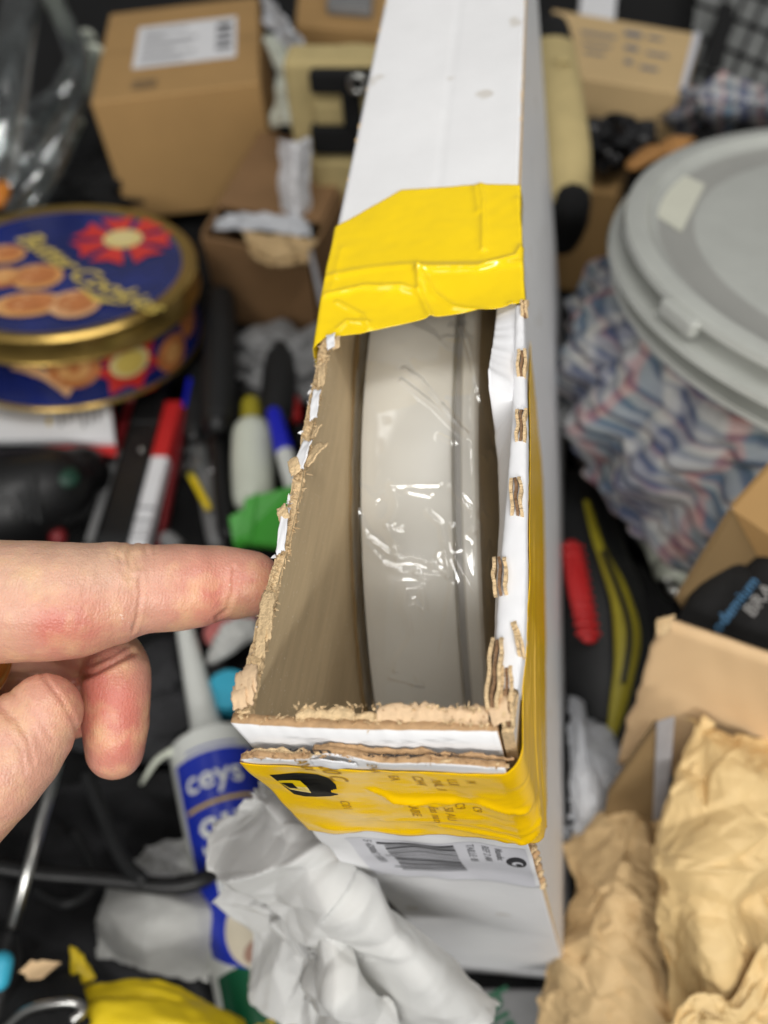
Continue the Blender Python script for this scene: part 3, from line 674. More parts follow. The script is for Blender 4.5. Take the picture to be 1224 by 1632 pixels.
fw = [cyl([(643, 588), (670, 603), (700, 640), (745, 693)], .9, .8), cyl([(640, 607), (690, 645), (722, 675), (745, 693)], .9, .8), cyl([(702, 695), (720, 704)], .8, .9),
      cyl([(624, 775), (632, 805), (622, 830), (614, 836), (628, 860), (636, 872)], .8, .8), cyl([(616, 838), (640, 841)], .5, .6), cyl([(622, 773), (700, 771)], .5, .7), cyl([(650, 782), (686, 790)], .4, .6),
      cyl([(682, 818), (702, 836), (708, 864), (712, 895), (716, 918)], .8, .8), cyl([(583, 853), (604, 870), (632, 890)], .8, .7), cyl([(580, 860), (612, 898), (640, 910), (662, 913)], .8, .7),
      cyl([(640, 889), (655, 887), (690, 898), (716, 918)], .8, .7), cyl([(662, 912), (682, 915), (696, 918), (716, 918)], .7, .7), cyl([(662, 912), (680, 925)], .7, .7), cyl([(626, 868), (634, 890)], .7, .7),
      cyl([(648, 938), (672, 936), (678, 975), (664, 962), (644, 968), (648, 938)], .9, 1.2), cyl([(650, 980), (656, 1018), (634, 1052), (630, 1068)], .7, .8), cyl([(630, 1068), (660, 1074), (674, 1092)], .5, .7), cyl([(622, 1079), (650, 1086), (674, 1092)], .8, .8),
      cyl([(714, 560), (690, 535), (640, 510)], .7, 1.6), cyl([(720, 520), (730, 540), (712, 538)], .8, .8), cyl([(735, 520), (755, 590), (780, 700)], 1.0, 1.2), cyl([(745, 540), (765, 620), (788, 700)], .8, 1.0), cyl([(640, 560), (700, 640)], -.5, 2.5),
      cyl([(720, 780), (750, 812), (770, 840)], .6, .9), cyl([(720, 840), (726, 870)], .8, 1.0), cyl([(750, 850), (765, 840), (772, 838)], .9, .7), cyl([(725, 890), (760, 950), (782, 990)], .6, .9), cyl([(570, 770), (600, 800)], .4, .9), cyl([(566, 810), (585, 850)], .5, .8),
      cyl([(722, 930), (700, 1050), (660, 1095)], .35, 1.2), cyl([(700, 880), (690, 905)], .4, .9)]
nx_, na_ = 150, 420
a0, a1 = math.radians(72), math.radians(163)
PA = np.array([(lerp(4.6, 56.5, i / nx_), lerp(a0, a1, j / na_) * (RD + .001) / K) for j in range(na_ + 1) for i in range(nx_ + 1)])
hf = ridges(PA, fw); V = []
for (x, s_), h in zip(PA, hf):
    a = s_ * K / (RD + .001)
    r = RD / K + .7 + h * .95 + .55 * fn(x * .05, s_ * .035, 3) 
    r = max(r, RD / K + .15)
    if x > 44: r -= ((x - 44) * .85) ** 1.2 - 1.4 * fn(x * .16, s_ * .05, 9) * (x - 44) / 6 - .5 * abs(fn(x * .5, s_ * .11, 4))
    if x < 8: r -= (8 - x) * 1.6
    V.append((x * K, r * K * math.cos(a), r * K * math.sin(a)))
F = [(j * (nx_ + 1) + i, j * (nx_ + 1) + i + 1, (j + 1) * (nx_ + 1) + i + 1, (j + 1) * (nx_ + 1) + i) for j in range(na_) for i in range(nx_)]
mk('film_wrap', V, F, M_film, disc, True)
def seam(u, v):                                                    # bunched film seam along the left edge of the disc
    a = lerp(math.radians(78), math.radians(162), u); r = RD / K + lerp(-5.5, .6, v) + .5 * fn(u * 30, v * 2, 4)
    return ((6.6 + .5 * fn(u * 22, v * 3, 1) - .8 * v) * K, r * K * math.cos(a), r * K * math.sin(a))
grid('film_seam', seam, 160, 5, M_film2, disc)
pad = empty('cardboard_pad', 'brown corrugated pad standing between the grey disc and carton wall', 'cardboard', mat=MBOX @ Matrix.Translation((0, YC, ZC)))
lathe('board', [(.02, .0030), (RD - .0025, .0030), (RD - .0022, .0034), (RD - .0022, .0052), (RD - .0026, .0056), (.02, .0056)], M_cartonin, pad, 200, axis='x')

# ================================================================== the hand
def skin_mat():
    M = mat('skin', (214, 172, 147), .38, .08, 200, .0, sss=.2, spec=.5)
    nt = M.node_tree; N = nt.nodes; L_ = nt.links; b = N['Principled BSDF']
    at_ = N.new('ShaderNodeAttribute'); at_.attribute_name = 'redness'
    base = b.inputs['Base Color'].links[0].from_socket
    mx = N.new('ShaderNodeMix'); mx.data_type = 'RGBA'; L_.new(at_.outputs['Fac'], mx.inputs[0]); L_.new(base, mx.inputs[6]); mx.inputs[7].default_value = (*lin((202, 116, 102)), 1)
    tc = N.new('ShaderNodeTexCoord')
    n2 = N.new('ShaderNodeTexNoise'); n2.inputs['Scale'].default_value = 120; n2.inputs['Detail'].default_value = 3; L_.new(tc.outputs['Object'], n2.inputs[0])
    r2 = N.new('ShaderNodeValToRGB'); r2.color_ramp.elements[0].position = .45; r2.color_ramp.elements[1].position = .75; r2.color_ramp.elements[0].color = (0, 0, 0, 1); r2.color_ramp.elements[1].color = (.55, .55, .55, 1); L_.new(n2.outputs[0], r2.inputs[0])
    m2 = N.new('ShaderNodeMix'); m2.data_type = 'RGBA'; L_.new(r2.outputs[0], m2.inputs[0]); L_.new(mx.outputs[2], m2.inputs[6]); m2.inputs[7].default_value = (*lin((236, 200, 150)), 1)
    # dry flakes
    n3 = N.new('ShaderNodeTexNoise'); n3.inputs['Scale'].default_value = 900; n3.inputs['Detail'].default_value = 3; L_.new(tc.outputs['Object'], n3.inputs[0])
    a2 = N.new('ShaderNodeAttribute'); a2.attribute_name = 'flakes'
    ad = N.new('ShaderNodeMath'); ad.operation = 'ADD'; L_.new(n3.outputs[0], ad.inputs[0]); L_.new(a2.outputs['Fac'], ad.inputs[1])
    r3 = N.new('ShaderNodeValToRGB'); r3.color_ramp.elements[0].position = .74; r3.color_ramp.elements[1].position = .80; r3.color_ramp.elements[1].color = (.55, .55, .55, 1); L_.new(ad.outputs[0], r3.inputs[0])
    m3 = N.new('ShaderNodeMix'); m3.data_type = 'RGBA'; L_.new(r3.outputs[0], m3.inputs[0]); L_.new(m2.outputs[2], m3.inputs[6]); m3.inputs[7].default_value = (*lin((244, 226, 210)), 1)
    L_.new(m3.outputs[2], b.inputs['Base Color'])
    # skin relief: fine cells and pores
    vo = N.new('ShaderNodeTexVoronoi'); vo.inputs['Scale'].default_value = 1500; L_.new(tc.outputs['Object'], vo.inputs[0])
    mp = N.new('ShaderNodeMapping'); mp.inputs['Scale'].default_value = (2.2, .35, .8); L_.new(tc.outputs['Object'], mp.inputs[0])
    n5 = N.new('ShaderNodeTexNoise'); n5.inputs['Scale'].default_value = 900; n5.inputs['Detail'].default_value = 3; L_.new(mp.outputs[0], n5.inputs[0])
    s5 = N.new('ShaderNodeMath'); s5.operation = 'MULTIPLY_ADD'; L_.new(vo.outputs[0], s5.inputs[0]); s5.inputs[1].default_value = .5; L_.new(n5.outputs[0], s5.inputs[2])
    bp = N.new('ShaderNodeBump'); bp.inputs['Strength'].default_value = .6; bp.inputs['Distance'].default_value = .0003; L_.new(s5.outputs[0], bp.inputs['Height']); L_.new(bp.outputs[0], b.inputs['Normal'])
    return M
M_skin = skin_mat()
_tip = onb(404, 932, 0, -0.0105); _tw = BX.T @ _tip; DT = float(RW[2] @ (_tw - CAM))       # depth of the fingertip that touches the carton
def chain(spec):                                                     # (px, py, depth offset m, half width px)
    P, R_ = [], []
    for px, py, dd, h in spec:
        d = DT + dd; P.append(dep(px, py, d)); R_.append(h * d / FPX)
    return P, R_
fdir = RW[2]
fingers = [
    ([(396, 930, 0, 54), (372, 930, 0, 58), (345, 929, -.001, 60), (312, 934, -.003, 67), (285, 936, -.004, 70), (250, 938, -.006, 70), (222, 939, -.007, 73), (180, 945, -.009, 82), (110, 957, -.012, 94), (40, 958, -.013, 97), (-60, 962, -.012, 100), (-200, 980, -.006, 120)], (1, .95), 8),
    ([(183, 1192, .003, 50), (184, 1160, .002, 54), (186, 1110, .003, 56), (187, 1075, .007, 55), (172, 1048, .013, 54), (120, 1020, .018, 60), (40, 1000, .019, 70), (-120, 1000, .014, 95)], (1, .95), 8),
    ([(70, 1135, -.016, 62), (52, 1158, -.016, 72), (20, 1195, -.018, 82), (-25, 1238, -.019, 90), (-90, 1290, -.016, 98), (-200, 1330, -.006, 130)], (1, .9), 8),
    ([(120, 1130, .021, 46), (118, 1080, .024, 52), (80, 1030, .031, 56), (-20, 1010, .032, 70), (-140, 1030, .024, 95)], (1, .95), 6),
    ([(40, 1140, .034, 42), (40, 1090, .037, 46), (0, 1040, .042, 52), (-90, 1040, .040, 66), (-180, 1080, .030, 90)], (1, .95), 6),
    ([(-120, 1010, .004, 120), (-200, 1080, .006, 170), (-330, 1180, .010, 190), (-520, 1290, .016, 180), (-900, 1460, .03, 190)], (1, .8), 6),
]
V, F = [], []
for spec, fl2, sb in fingers:
    P, R_ = chain(spec); v, f_ = sweep(P, R_, 28, True, flat=fl2, up=RW[1], sub=sb)
    F += [tuple(i + len(V) for i in q) for q in f_]; V += v
hb = mk('hand_tmp', V, F, M_skin); fixn(hb)
rm = hb.modifiers.new('r', 'REMESH'); rm.mode = 'VOXEL'; rm.voxel_size = 0.00075; rm.use_smooth_shade = True
sm = hb.modifiers.new('s', 'SMOOTH'); sm.factor = .5; sm.iterations = 7
dg = bpy.context.evaluated_depsgraph_get(); me = bpy.data.meshes.new_from_object(hb.evaluated_get(dg)); bpy.data.objects.remove(hb)
n = len(me.vertices); co = np.zeros(n * 3); me.vertices.foreach_get('co', co); co = co.reshape(-1, 3)
no = np.zeros(n * 3); me.vertices.foreach_get('normal', no); no = no.reshape(-1, 3)
q = (co - CAM) @ RW.T; P2 = np.stack([612 + FPX * q[:, 0] / q[:, 2], 816 + FPX * q[:, 1] / q[:, 2]], 1); facing = -(no @ RW[2]) > -.2; dz = q[:, 2] - DT
def zone(lo, hi): return (dz > lo) & (dz < hi) & facing
def crease(pl, a, w, lo=-.04, hi=.005, two=True):                    # folds of the skin, in mm, on the side turned to the opening
    global co
    pl = [np.array(p, float) for p in pl]; d = np.min([seg_d(P2, pl[i], pl[i + 1]) for i in range(len(pl) - 1)], axis=0)
    h = -a * np.exp(-(d / w) ** 2) + (a * .35 * np.exp(-((d - 2.2 * w) / (1.4 * w)) ** 2) if two else 0)
    co += no * (h * zone(lo, hi) * K)[:, None]
crease([(223, 918), (224, 950), (219, 985), (212, 1005)], .55, 2.6); crease([(216, 885), (222, 905)], .2, 3)
crease([(228, 868), (236, 885), (232, 905)], .3, 3); crease([(244, 870), (250, 888), (246, 902)], .2, 3); crease([(192, 868), (190, 884), (196, 898)], .22, 3); crease([(170, 872), (176, 890), (190, 905), (205, 925)], .2, 3)
crease([(210, 868), (204, 890), (208, 905)], .35, 4)
crease([(374, 905), (371, 945), (362, 972), (345, 985)], .55, 3)
crease([(188, 885), (196, 905), (212, 920)], .3, 4)
crease([(120, 1085), (150, 1073), (180, 1057), (212, 1040)], .9, 4, -.01, .03)
crease([(150, 1058), (180, 1045), (200, 1032)], .4, 4, -.01, .03)
crease([(0, 1092), (30, 1112), (60, 1140), (85, 1180)], .28, 4, -.05, -.008)
crease([(-5, 1120), (25, 1145), (45, 1180), (52, 1215)], .25, 4, -.05, -.008)
crease([(58, 1064), (72, 1082), (96, 1112), (118, 1150), (126, 1185)], .38, 3, -.05, -.008)
crease([(14, 1160), (35, 1195), (40, 1230)], .18, 4, -.05, -.008)
_r = np.random.default_rng(5)
for k in range(26):                                                    # fine lines across the finger, densest at the joints
    cx = _r.choice([222, 222, 372, 300, 140, 60]) + _r.normal(0, 22); y0 = _r.uniform(885, 960); ln = _r.uniform(15, 50); crease([(cx, y0), (cx + _r.normal(0, 6), y0 + ln / 2), (cx + _r.normal(0, 6), y0 + ln)], _r.uniform(.06, .16), _r.uniform(1.4, 2.4), two=False)
for k in range(16):
    cx = _r.uniform(0, 110); cy = 1100 + cx * .2 + _r.uniform(0, 120); crease([(cx - 18, cy - 14), (cx, cy), (cx + 12, cy + 18)], _r.uniform(.05, .14), 2, -.05, -.008, two=False)
for k in range(9): crease([(385 + k * 5, 885 + k * 2), (382 + k * 5, 975 - k * 2)], .05, 1.6, two=False)
co += no * (np.array([.00012 * fn(*(c * 160)) + .00005 * fn(*(c * 420)) for c in co]))[:, None]
me.vertices.foreach_set('co', co.ravel())
def spot(px, py, r, lo=-.06, hi=.06): return np.exp(-(((P2 - [px, py]) ** 2).sum(1)) / (r * r)) * ((dz > lo) & (dz < hi))
red = .45 * spot(78, 1000, 30) + .5 * spot(330, 950, 60) + .5 * spot(130, 1000, 60) + .55 * spot(420, 930, 35) + .7 * spot(170, 1120, 60, -.008) + .45 * spot(190, 1190, 60, -.008) + .4 * spot(120, 1120, 40) + .3
red -= .35 * spot(150, 885, 70) + .25 * spot(20, 900, 70)
fa = me.attributes.new('redness', 'FLOAT', 'POINT'); fa.data.foreach_set('value', np.clip(red, 0, .9))
flk = .16 * spot(200, 990, 22) + .14 * spot(374, 930, 22) + .12 * spot(265, 995, 12) + .14 * spot(215, 1155, 20, -.008) + .12 * spot(66, 1072, 16) + .1 * spot(150, 868, 26) - .02
fb = me.attributes.new('flakes', 'FLOAT', 'POINT'); fb.data.foreach_set('value', flk)
me.polygons.foreach_set('use_smooth', [True] * len(me.polygons)); me.name = 'hand'
hand = bpy.data.objects.new('hand', me); col.objects.link(hand)
tag(hand, 'bare hand with outstretched index finger touching the torn rim of the white carton', 'hand')
rp = dep(-14, 1034, DT - .013)
rg_ = tube('finger_ring', [rp + 0.0105 * (math.cos(t) * RW[1] * 1.0 + math.sin(t) * RW[2]) for t in np.linspace(0, 2 * math.pi, 25)], .0016, M_tinr, None, 10, 1, cap=False)
tag(rg_, 'dull metal finger ring at the left edge of the photo beside the hand', 'ring')

# ================================================================== clutter behind and around
def aty(px, py, y):
    r = ray(px, py); s = (y - CAM[1]) / r[1]; return CAM + r * s
def rotv(v):
    v = Vector(v); return Matrix.Rotation(v.length, 3, v.normalized()) if v.length > 1e-9 else Matrix.Identity(3)
def base(pts): p = np.array(pts); return (float(p[:, 0].mean()), float(p[:, 1].mean()), float(p[:, 2].min()))

# --- closed shipping carton
car = empty('shipping_carton', 'plain brown cardboard carton with white address label standing behind the cookie tin', 'carton', (-.3425, .6073, .0126), rotv((-.0265, -.0217, .2067)))
W_, D_, H_ = .1448, .1764, .114
bevel(fixn(mk('body', boxv((W_ / 2, D_ / 2, H_ / 2), (W_, D_, H_)), HEXF, M_carton, car)), .0018, 3)
lab = mk('address_label', [(.032, .052, H_ + .0006), (.124, .052, H_ + .0006), (.124, .135, H_ + .0006), (.032, .135, H_ + .0006)], [(0, 1, 2, 3)], M_whitep, car)
for r in range(7):
    mk('printed_line', [(.038, .06 + r * .010, H_ + .001), (.038 + [.04, .05, .03, .045, .05, .02, .04][r], .06 + r * .010, H_ + .001), (.038 + [.04, .05, .03, .045, .05, .02, .04][r], .063 + r * .010, H_ + .001), (.038, .063 + r * .010, H_ + .001)], [(0, 1, 2, 3)], M_ink, lab)
for k in range(4):
    mk('printed_block', [(.106, .068 + k * .015, H_ + .001), (.120, .068 + k * .015, H_ + .001), (.120, .078 + k * .015, H_ + .001), (.106, .078 + k * .015, H_ + .001)], [(0, 1, 2, 3)], M_dink if k == 3 else M_ink, lab)
grid('clear_tape', lambda u, v: (lerp(.034, .056, u), lerp(.012, .03, v), H_ + .0006 + .0007 * fn(u * 4, v * 4)), 12, 8, M_film2, car)
for yy in (D_ * .5,):
    mk('lid_seam', [(.002, yy - .0006, H_ + .0003), (W_ - .002, yy - .0006, H_ + .0003), (W_ - .002, yy + .0006, H_ + .0003), (.002, yy + .0006, H_ + .0003)], [(0, 1, 2, 3)], M_cartonin, car)

# --- cookie tin
tin = empty('cookie_tin', 'round blue and gold butter cookies tin with red ribbon seals', 'tin', (-.318, .426, .103), rotv((-.165, .067, 0)))
R0 = .1
lathe('body', [(R0 - .006, -.062), (R0 - .002, -.062), (R0 - .0015, -.060), (R0 - .003, -.058), (R0 - .003, -.020)], [M_tinb, M_tinr], tin, 96, mi=[1, 1, 1, 0])
lid = lathe('lid', [(R0 - .001, -.021), (R0 + .0005, -.021), (R0 + .001, -.0195), (R0, -.018), (R0, -.004), (R0 + .0004, -.002), (R0 - .002, .0005), (R0 - .006, .0006), (R0 - .009, -.0012), (R0 - .011, -.0014), (.002, -.0010)], [M_tinr, M_tinb], tin, 96, mi=[0] * 9 + [1])
def dk(name, cx, cy, a, b, m_, h, rot=0, n=28, parent=lid):
    ca, sa = math.cos(rot), math.sin(rot)
    return flatpoly(name, [(cx + a * math.cos(t) * ca - b * math.sin(t) * sa, cy + a * math.cos(t) * sa + b * math.sin(t) * ca, h) for t in np.linspace(0, 2 * math.pi, n, endpoint=False)], m_, parent)
Mt = np.array(root_m(tin).inverted())
def tl_(px, py):                                                    # place on the lid seen at that spot of the photo
    o_ = Mt[:3, :3] @ CAM + Mt[:3, 3]; d = Mt[:3, :3] @ ray(px, py); p = o_ + d * (-o_[2] / d[2]); return p
def star(name, c, r1, r2, n, m_, h, parent, rot=.2, mp=None):
    P = []
    for k in range(n):                                               # notched ribbon tails
        t = 2 * math.pi * k / n + rot; w = math.pi / n * .78
        for a, r in ((-w, r2), (-w * .95, r1), (0, r1 * .84), (w * .95, r1), (w, r2)): P.append((c[0] + r * math.cos(t + a), c[1] + r * math.sin(t + a), h))
    return flatpoly(name, [mp(p) for p in P] if mp else P, m_, parent)
h0 = -.0005
p = tl_(196, 380); star('ribbon_seal', p, .040, .011, 7, M_redr, h0, lid); dk('seal_centre', p[0], p[1], .0150, .0150, M_cream, h0 + .0003); dk('seal_ring', p[0], p[1], .0120, .0120, M_goldl, h0 + .0006); dk('seal_disc', p[0], p[1], .0108, .0108, M_cream, h0 + .0008)
for (px, py, a, b, m_, r) in [(8, 404, .015, .014, M_cookie, 0), (4, 442, .014, .014, M_cookied, 0), (58, 440, .019, .018, M_cookie, 0), (44, 484, .024, .016, M_cookie, .3), (118, 484, .018, .018, M_cookiel, 0)]:
    p = tl_(px, py); dk('printed_cookie', p[0], p[1], a, b, m_, h0 + .0001 * (px % 7), r); dk('printed_cookie', p[0] + .001, p[1] + .001, a * .72, b * .72, M_cookied if m_ is not M_cookied else M_cookie, h0 + .0008 + .0001 * (px % 7), r)
    for q in range(3): dk('printed_cookie_dot', p[0] + .007 * math.cos(q * 2.1), p[1] + .007 * math.sin(q * 2.1), .0022, .0022, M_cookiel if q else M_cookied, h0 + .0018)
pa, pb = tl_(30, 372), tl_(110, 425); ux = (pb - pa) / np.linalg.norm(pb - pa); uy = np.array([-ux[1], ux[0], 0])
text('lettering', 'Butter', .026, tl_(24, 384) + np.array([0, 0, .0022]), ux, uy, M_goldl, lid, shear=.3)
pa, pb = tl_(110, 432), tl_(215, 480); ux = (pb - pa) / np.linalg.norm(pb - pa); uy = np.array([-ux[1], ux[0], 0])
text('lettering', 'Cookies', .026, tl_(104, 442) + np.array([0, 0, .0022]), ux, uy, M_goldl, lid, shear=.3)
pz = [tl_(*q) + np.array([0, 0, .0012]) for q in [(118, 452), (150, 482), (205, 488), (152, 474)]]; flatpoly('lettering_flourish', pz, M_goldl, lid)
bd = [c for c in tin.children if c.name.startswith('body')][0]
def side(px, py, r=R0 - .0028):
    o_ = Mt[:3, :3] @ CAM + Mt[:3, 3]; d = Mt[:3, :3] @ ray(px, py); a = d[0] ** 2 + d[1] ** 2; b = 2 * (o_[0] * d[0] + o_[1] * d[1]); c = o_[0] ** 2 + o_[1] ** 2 - r * r
    t = (-b - math.sqrt(max(b * b - 4 * a * c, 0))) / (2 * a); p = o_ + d * t; return math.atan2(p[1], p[0]), p[2]
def sd(name, px, py, a, b, m_, lift, rot=0, poly=None):
    th, z = side(px, py); rr = R0 - .003 + lift
    P = poly or [(math.cos(t), math.sin(t)) for t in np.linspace(0, 2 * math.pi, 20, endpoint=False)]
    V = []; n = len(P)
    for r in (0, .5, 1):
        for (x, y) in P:
            X = (x * a * math.cos(rot) - y * b * math.sin(rot)) * r; Y = (x * a * math.sin(rot) + y * b * math.cos(rot)) * r
            zz = min(max(z + Y, -.0575), -.0205); V.append((rr * math.cos(th + X / rr), rr * math.sin(th + X / rr), zz))
    F = [tuple(range(n))] + [(q * n + i, q * n + (i + 1) % n, (q + 1) * n + (i + 1) % n, (q + 1) * n + i) for q in (0, 1) for i in range(n)]
    return mk(name, V, F, m_, bd)
sp = [(r * math.cos(2 * math.pi * k / 14), r * math.sin(2 * math.pi * k / 14)) for k in range(14) for r in ([1.0] if k % 2 else [.66])]
sd('ribbon_seal', 205, 578, .028, .028, M_redr, .0003, poly=sp); sd('seal_centre', 207, 577, .0155, .012, M_cream, .0006); sd('seal_disc', 207, 577, .011, .009, M_goldl, .0009)
sd('printed_cookie', 118, 588, .018, .016, M_cookied, .0003); sd('printed_cookie', 118, 588, .011, .009, M_cookie, .0006); sd('printed_cookie', 118, 588, .004, .004, M_cookied, .0009)
sd('printed_wafer', 70, 598, .021, .009, M_cookiel, .0003, -.6, poly=[(-1, -1), (1, -1), (1, 1), (-1, 1)]); sd('printed_cookie', 275, 562, .016, .015, M_cookied, .0003); sd('printed_cookie', 300, 505, .014, .016, M_cookied, .0003); sd('printed_cookie', 275, 562, .008, .008, M_cookie, .0006)

# --- round grey bucket with clip lid
bk = empty('lidded_bucket', 'round grey plastic bucket with ridged lid wrapped in a plaid shirt', 'bucket', (.242, .343, .198), rotv((-.165, .05, 0)))
RB = .17
lathe('body', [(RB - .050, -.19), (RB - .030, -.188), (RB - .022, -.042), (RB - .014, -.038)], M_lidr, bk, 128)
lathe('lower_rim', [(RB - .014, -.039), (RB - .004, -.036), (RB + .001, -.033), (RB, -.030), (RB - .010, -.029), (RB - .012, -.024)], M_lidr, bk, 128)
lathe('middle_rim', [(RB - .012, -.025), (RB + .001, -.021), (RB + .006, -.018), (RB + .005, -.015), (RB - .006, -.0135), (RB - .011, -.011), (RB - .012, -.006)], M_lidr, bk, 128)
lidb = lathe('lid', [(RB - .010, -.0065), (RB - .002, -.0065), (RB, -.004), (RB - .001, -.0005), (RB - .004, .0005), (RB - .012, .0002), (RB - .014, -.003), (RB - .020, -.0055), (RB - .040, -.006), (RB - .043, -.0085), (.003, -.009)], [M_lidr, M_lid], bk, 128, mi=[0] * 7 + [1] * 3)
Mb = np.array(root_m(bk).inverted())
def bl(px, py, h):
    o_ = Mb[:3, :3] @ CAM + Mb[:3, 3]; d = Mb[:3, :3] @ ray(px, py); p = o_ + d * ((h - o_[2]) / d[2]); return p
mk('sticker', [bl(*q, -.0052) for q in [(1068, 268), (1124, 294), (1086, 370), (1034, 336)]], [(0, 1, 2, 3)], M_lidlab, lidb)
mk('sticker', [bl(*q, -.0078) for q in [(1192, 290), (1240, 282), (1244, 330), (1200, 326)]], [(0, 1, 2, 3)], M_lidlab, lidb)
p = bl(1072, 492, 0); th = math.atan2(p[1], p[0])
for t_ in (th, th + 2.1, th - 2.1):
    hexa('clip', [Matrix.Rotation(t_, 3, 'Z') @ Vector(v) for v in boxv((RB + .0005, 0, -.006), (.007, .026, .009))], M_lidr, bk, .002, False)

# --- plaid shirt round the bucket
def plaid(PK, nm='plaid_cloth'):
    M = bpy.data.materials.new(nm); M.use_nodes = True; nt = M.node_tree; N = nt.nodes; L_ = nt.links; b = N['Principled BSDF']; b.inputs['Roughness'].default_value = .95
    uv = N.new('ShaderNodeUVMap'); sp_ = N.new('ShaderNodeSeparateXYZ'); wn = N.new('ShaderNodeTexNoise'); wn.inputs['Scale'].default_value = 5; L_.new(uv.outputs[0], wn.inputs[0]); wm = N.new('ShaderNodeVectorMath'); wm.operation = 'MULTIPLY_ADD'; L_.new(wn.outputs[1], wm.inputs[0]); wm.inputs[1].default_value = (.10, .16, 0); L_.new(uv.outputs[0], wm.inputs[2]); L_.new(wm.outputs[0], sp_.inputs[0])
    def ramp(sock, k, stops):
        m1 = N.new('ShaderNodeMath'); m1.operation = 'MULTIPLY'; L_.new(sock, m1.inputs[0]); m1.inputs[1].default_value = k * PK
        m2 = N.new('ShaderNodeMath'); m2.operation = 'FRACT'; L_.new(m1.outputs[0], m2.inputs[0])
        r = N.new('ShaderNodeValToRGB'); r.color_ramp.interpolation = 'LINEAR'; L_.new(m2.outputs[0], r.inputs[0])
        e = r.color_ramp.elements; e[0].position, e[1].position = stops[0][0], stops[-1][0]; e[0].color = (*lin(stops[0][1]), 1); e[1].color = (*lin(stops[-1][1]), 1)
        for q, c in stops[1:-1]: n_ = e.new(q); n_.color = (*lin(c), 1)
        return r.outputs[0]
    A = ramp(sp_.outputs[0], 4.2, [(0, (70, 84, 130)), (.2, (84, 96, 140)), (.25, (186, 190, 194)), (.42, (206, 206, 202)), (.47, (196, 110, 106)), (.53, (198, 120, 112)), (.58, (96, 132, 146)), (.78, (80, 112, 140)), (.84, (214, 212, 202)), (.94, (206, 206, 206)), (1, (70, 84, 130))])
    B = ramp(sp_.outputs[1], 3.2, [(0, (206, 206, 206)), (.25, (190, 190, 196)), (.3, (78, 88, 128)), (.45, (78, 92, 130)), (.5, (200, 140, 134)), (.56, (204, 196, 190)), (.72, (206, 204, 196)), (.76, (70, 100, 120)), (.9, (96, 104, 142)), (1, (206, 206, 206))])
    mx = N.new('ShaderNodeMix'); mx.data_type = 'RGBA'; mx.inputs[0].default_value = .5; L_.new(A, mx.inputs[6]); L_.new(B, mx.inputs[7]); hs = N.new('ShaderNodeHueSaturation'); hs.inputs['Saturation'].default_value = .8; hs.inputs['Value'].default_value = .72; L_.new(mx.outputs[2], hs.inputs['Color']); L_.new(hs.outputs[0], b.inputs['Base Color'])
    return M
M_plaid = plaid(1.9, 'plaid_shirt_cloth'); M_plaid2 = plaid(1.0)
def shirtf(u, v):
    t = lerp(math.radians(150), math.radians(345), u); fold = .5 + .5 * math.sin(t * 17 + 2.5 * math.sin(v * 3 + t * 3)); big = fn(t * 2.2, v * 2.0, 3)
    z = lerp(-.034, -.130, v ** .9) + .035 * v * sstep(4.4, 5.6, t) + .012 * fn(t * 3, 1.7) * (1 - v); r = RB - .012 + (.022 - .010 * sstep(4.2, 5.2, t)) * math.sin(min(1, v * 1.25) * 1.9) + .014 * fold * math.sin(v * 3.0) + .020 * big * v + .012 * abs(fn(t * 7 + 3 * v, v * 6)) + .005 * fn(t * 16, v * 11)
    return Matrix.Rotation(0, 3, 'Z') @ Vector((r * math.cos(t), r * math.sin(t), z))
shirt = grid('plaid_shirt', shirtf, 220, 70, M_plaid, None, True, False, True); shirt.matrix_world = root_m(bk); solid(shirt, .0014)
tag(shirt, 'blue, white and pink plaid shirt bunched below the bucket lid', 'shirt')
sh2 = paper('plaid_cloth', [[at(1085, 145, .10), at(1140, 135, .13), at(1260, 120, .12)], [at(1062, 180, .10), at(1140, 168, .13), at(1260, 165, .13)], [at(1066, 214, .06), at(1140, 200, .09), at(1260, 208, .09)]], M_plaid2, None, 60, 40, .010, None, .03, .0012, 5, (1, .6), True, True)
tag(sh2, 'strip of plaid cloth behind the bucket below the mesh panel', 'cloth')

# --- printed carton at the back right, pouch, mesh and small things there
def topbox(name, label, quad, z, h, m_, group=None, bev=.0015, cat='carton', part='body'):
    """box given by the four corners of its top (front left, front right, back right, back left) seen at height z"""
    Q = [at(px, py, z) for px, py in quad]; e = empty(name, label, cat, base([q - np.array([0, 0, h]) for q in Q]), group=group)
    o = hexa(part, [q - np.array([0, 0, h]) for q in Q] + Q, m_, e, bev); return e, Q
pc, Q = topbox('printed_carton', 'pale brown carton with small grey print standing behind the bucket', [(905, 120), (1090, 150), (1117, 54), (880, 14)], .115, .062, M_carton2)
def onq(Q, u, v, dz=.0006): return lerp(lerp(Q[0], Q[1], u), lerp(Q[3], Q[2], u), v) + np.array([0, 0, dz])
for (u, v, w, h_) in [(.50, .74, .12, .10), (.66, .76, .10, .05), (.50, .52, .10, .08), (.66, .50, .16, .05), (.50, .30, .06, .08), (.62, .26, .14, .06), (.18, .66, .26, .05), (.18, .5, .22, .04), (.18, .36, .16, .04)]:
    mk('printed_mark', [onq(Q, u, v), onq(Q, u + w, v), onq(Q, u + w, v + h_), onq(Q, u, v + h_)], [(0, 1, 2, 3)], M_ink, pc, world=True)
mk('edge_tape', [onq(Q, .955, 0), onq(Q, 1, 0), onq(Q, 1, 1), onq(Q, .955, 1)], [(0, 1, 2, 3)], M_label, pc, world=True)
wb, Q = topbox('white_packet', 'bright white packet standing on the dark floor behind the printed carton', [(922, 32), (980, 36), (986, -40), (928, -40)], .10, .05, M_whitep, None, .002, 'packet')
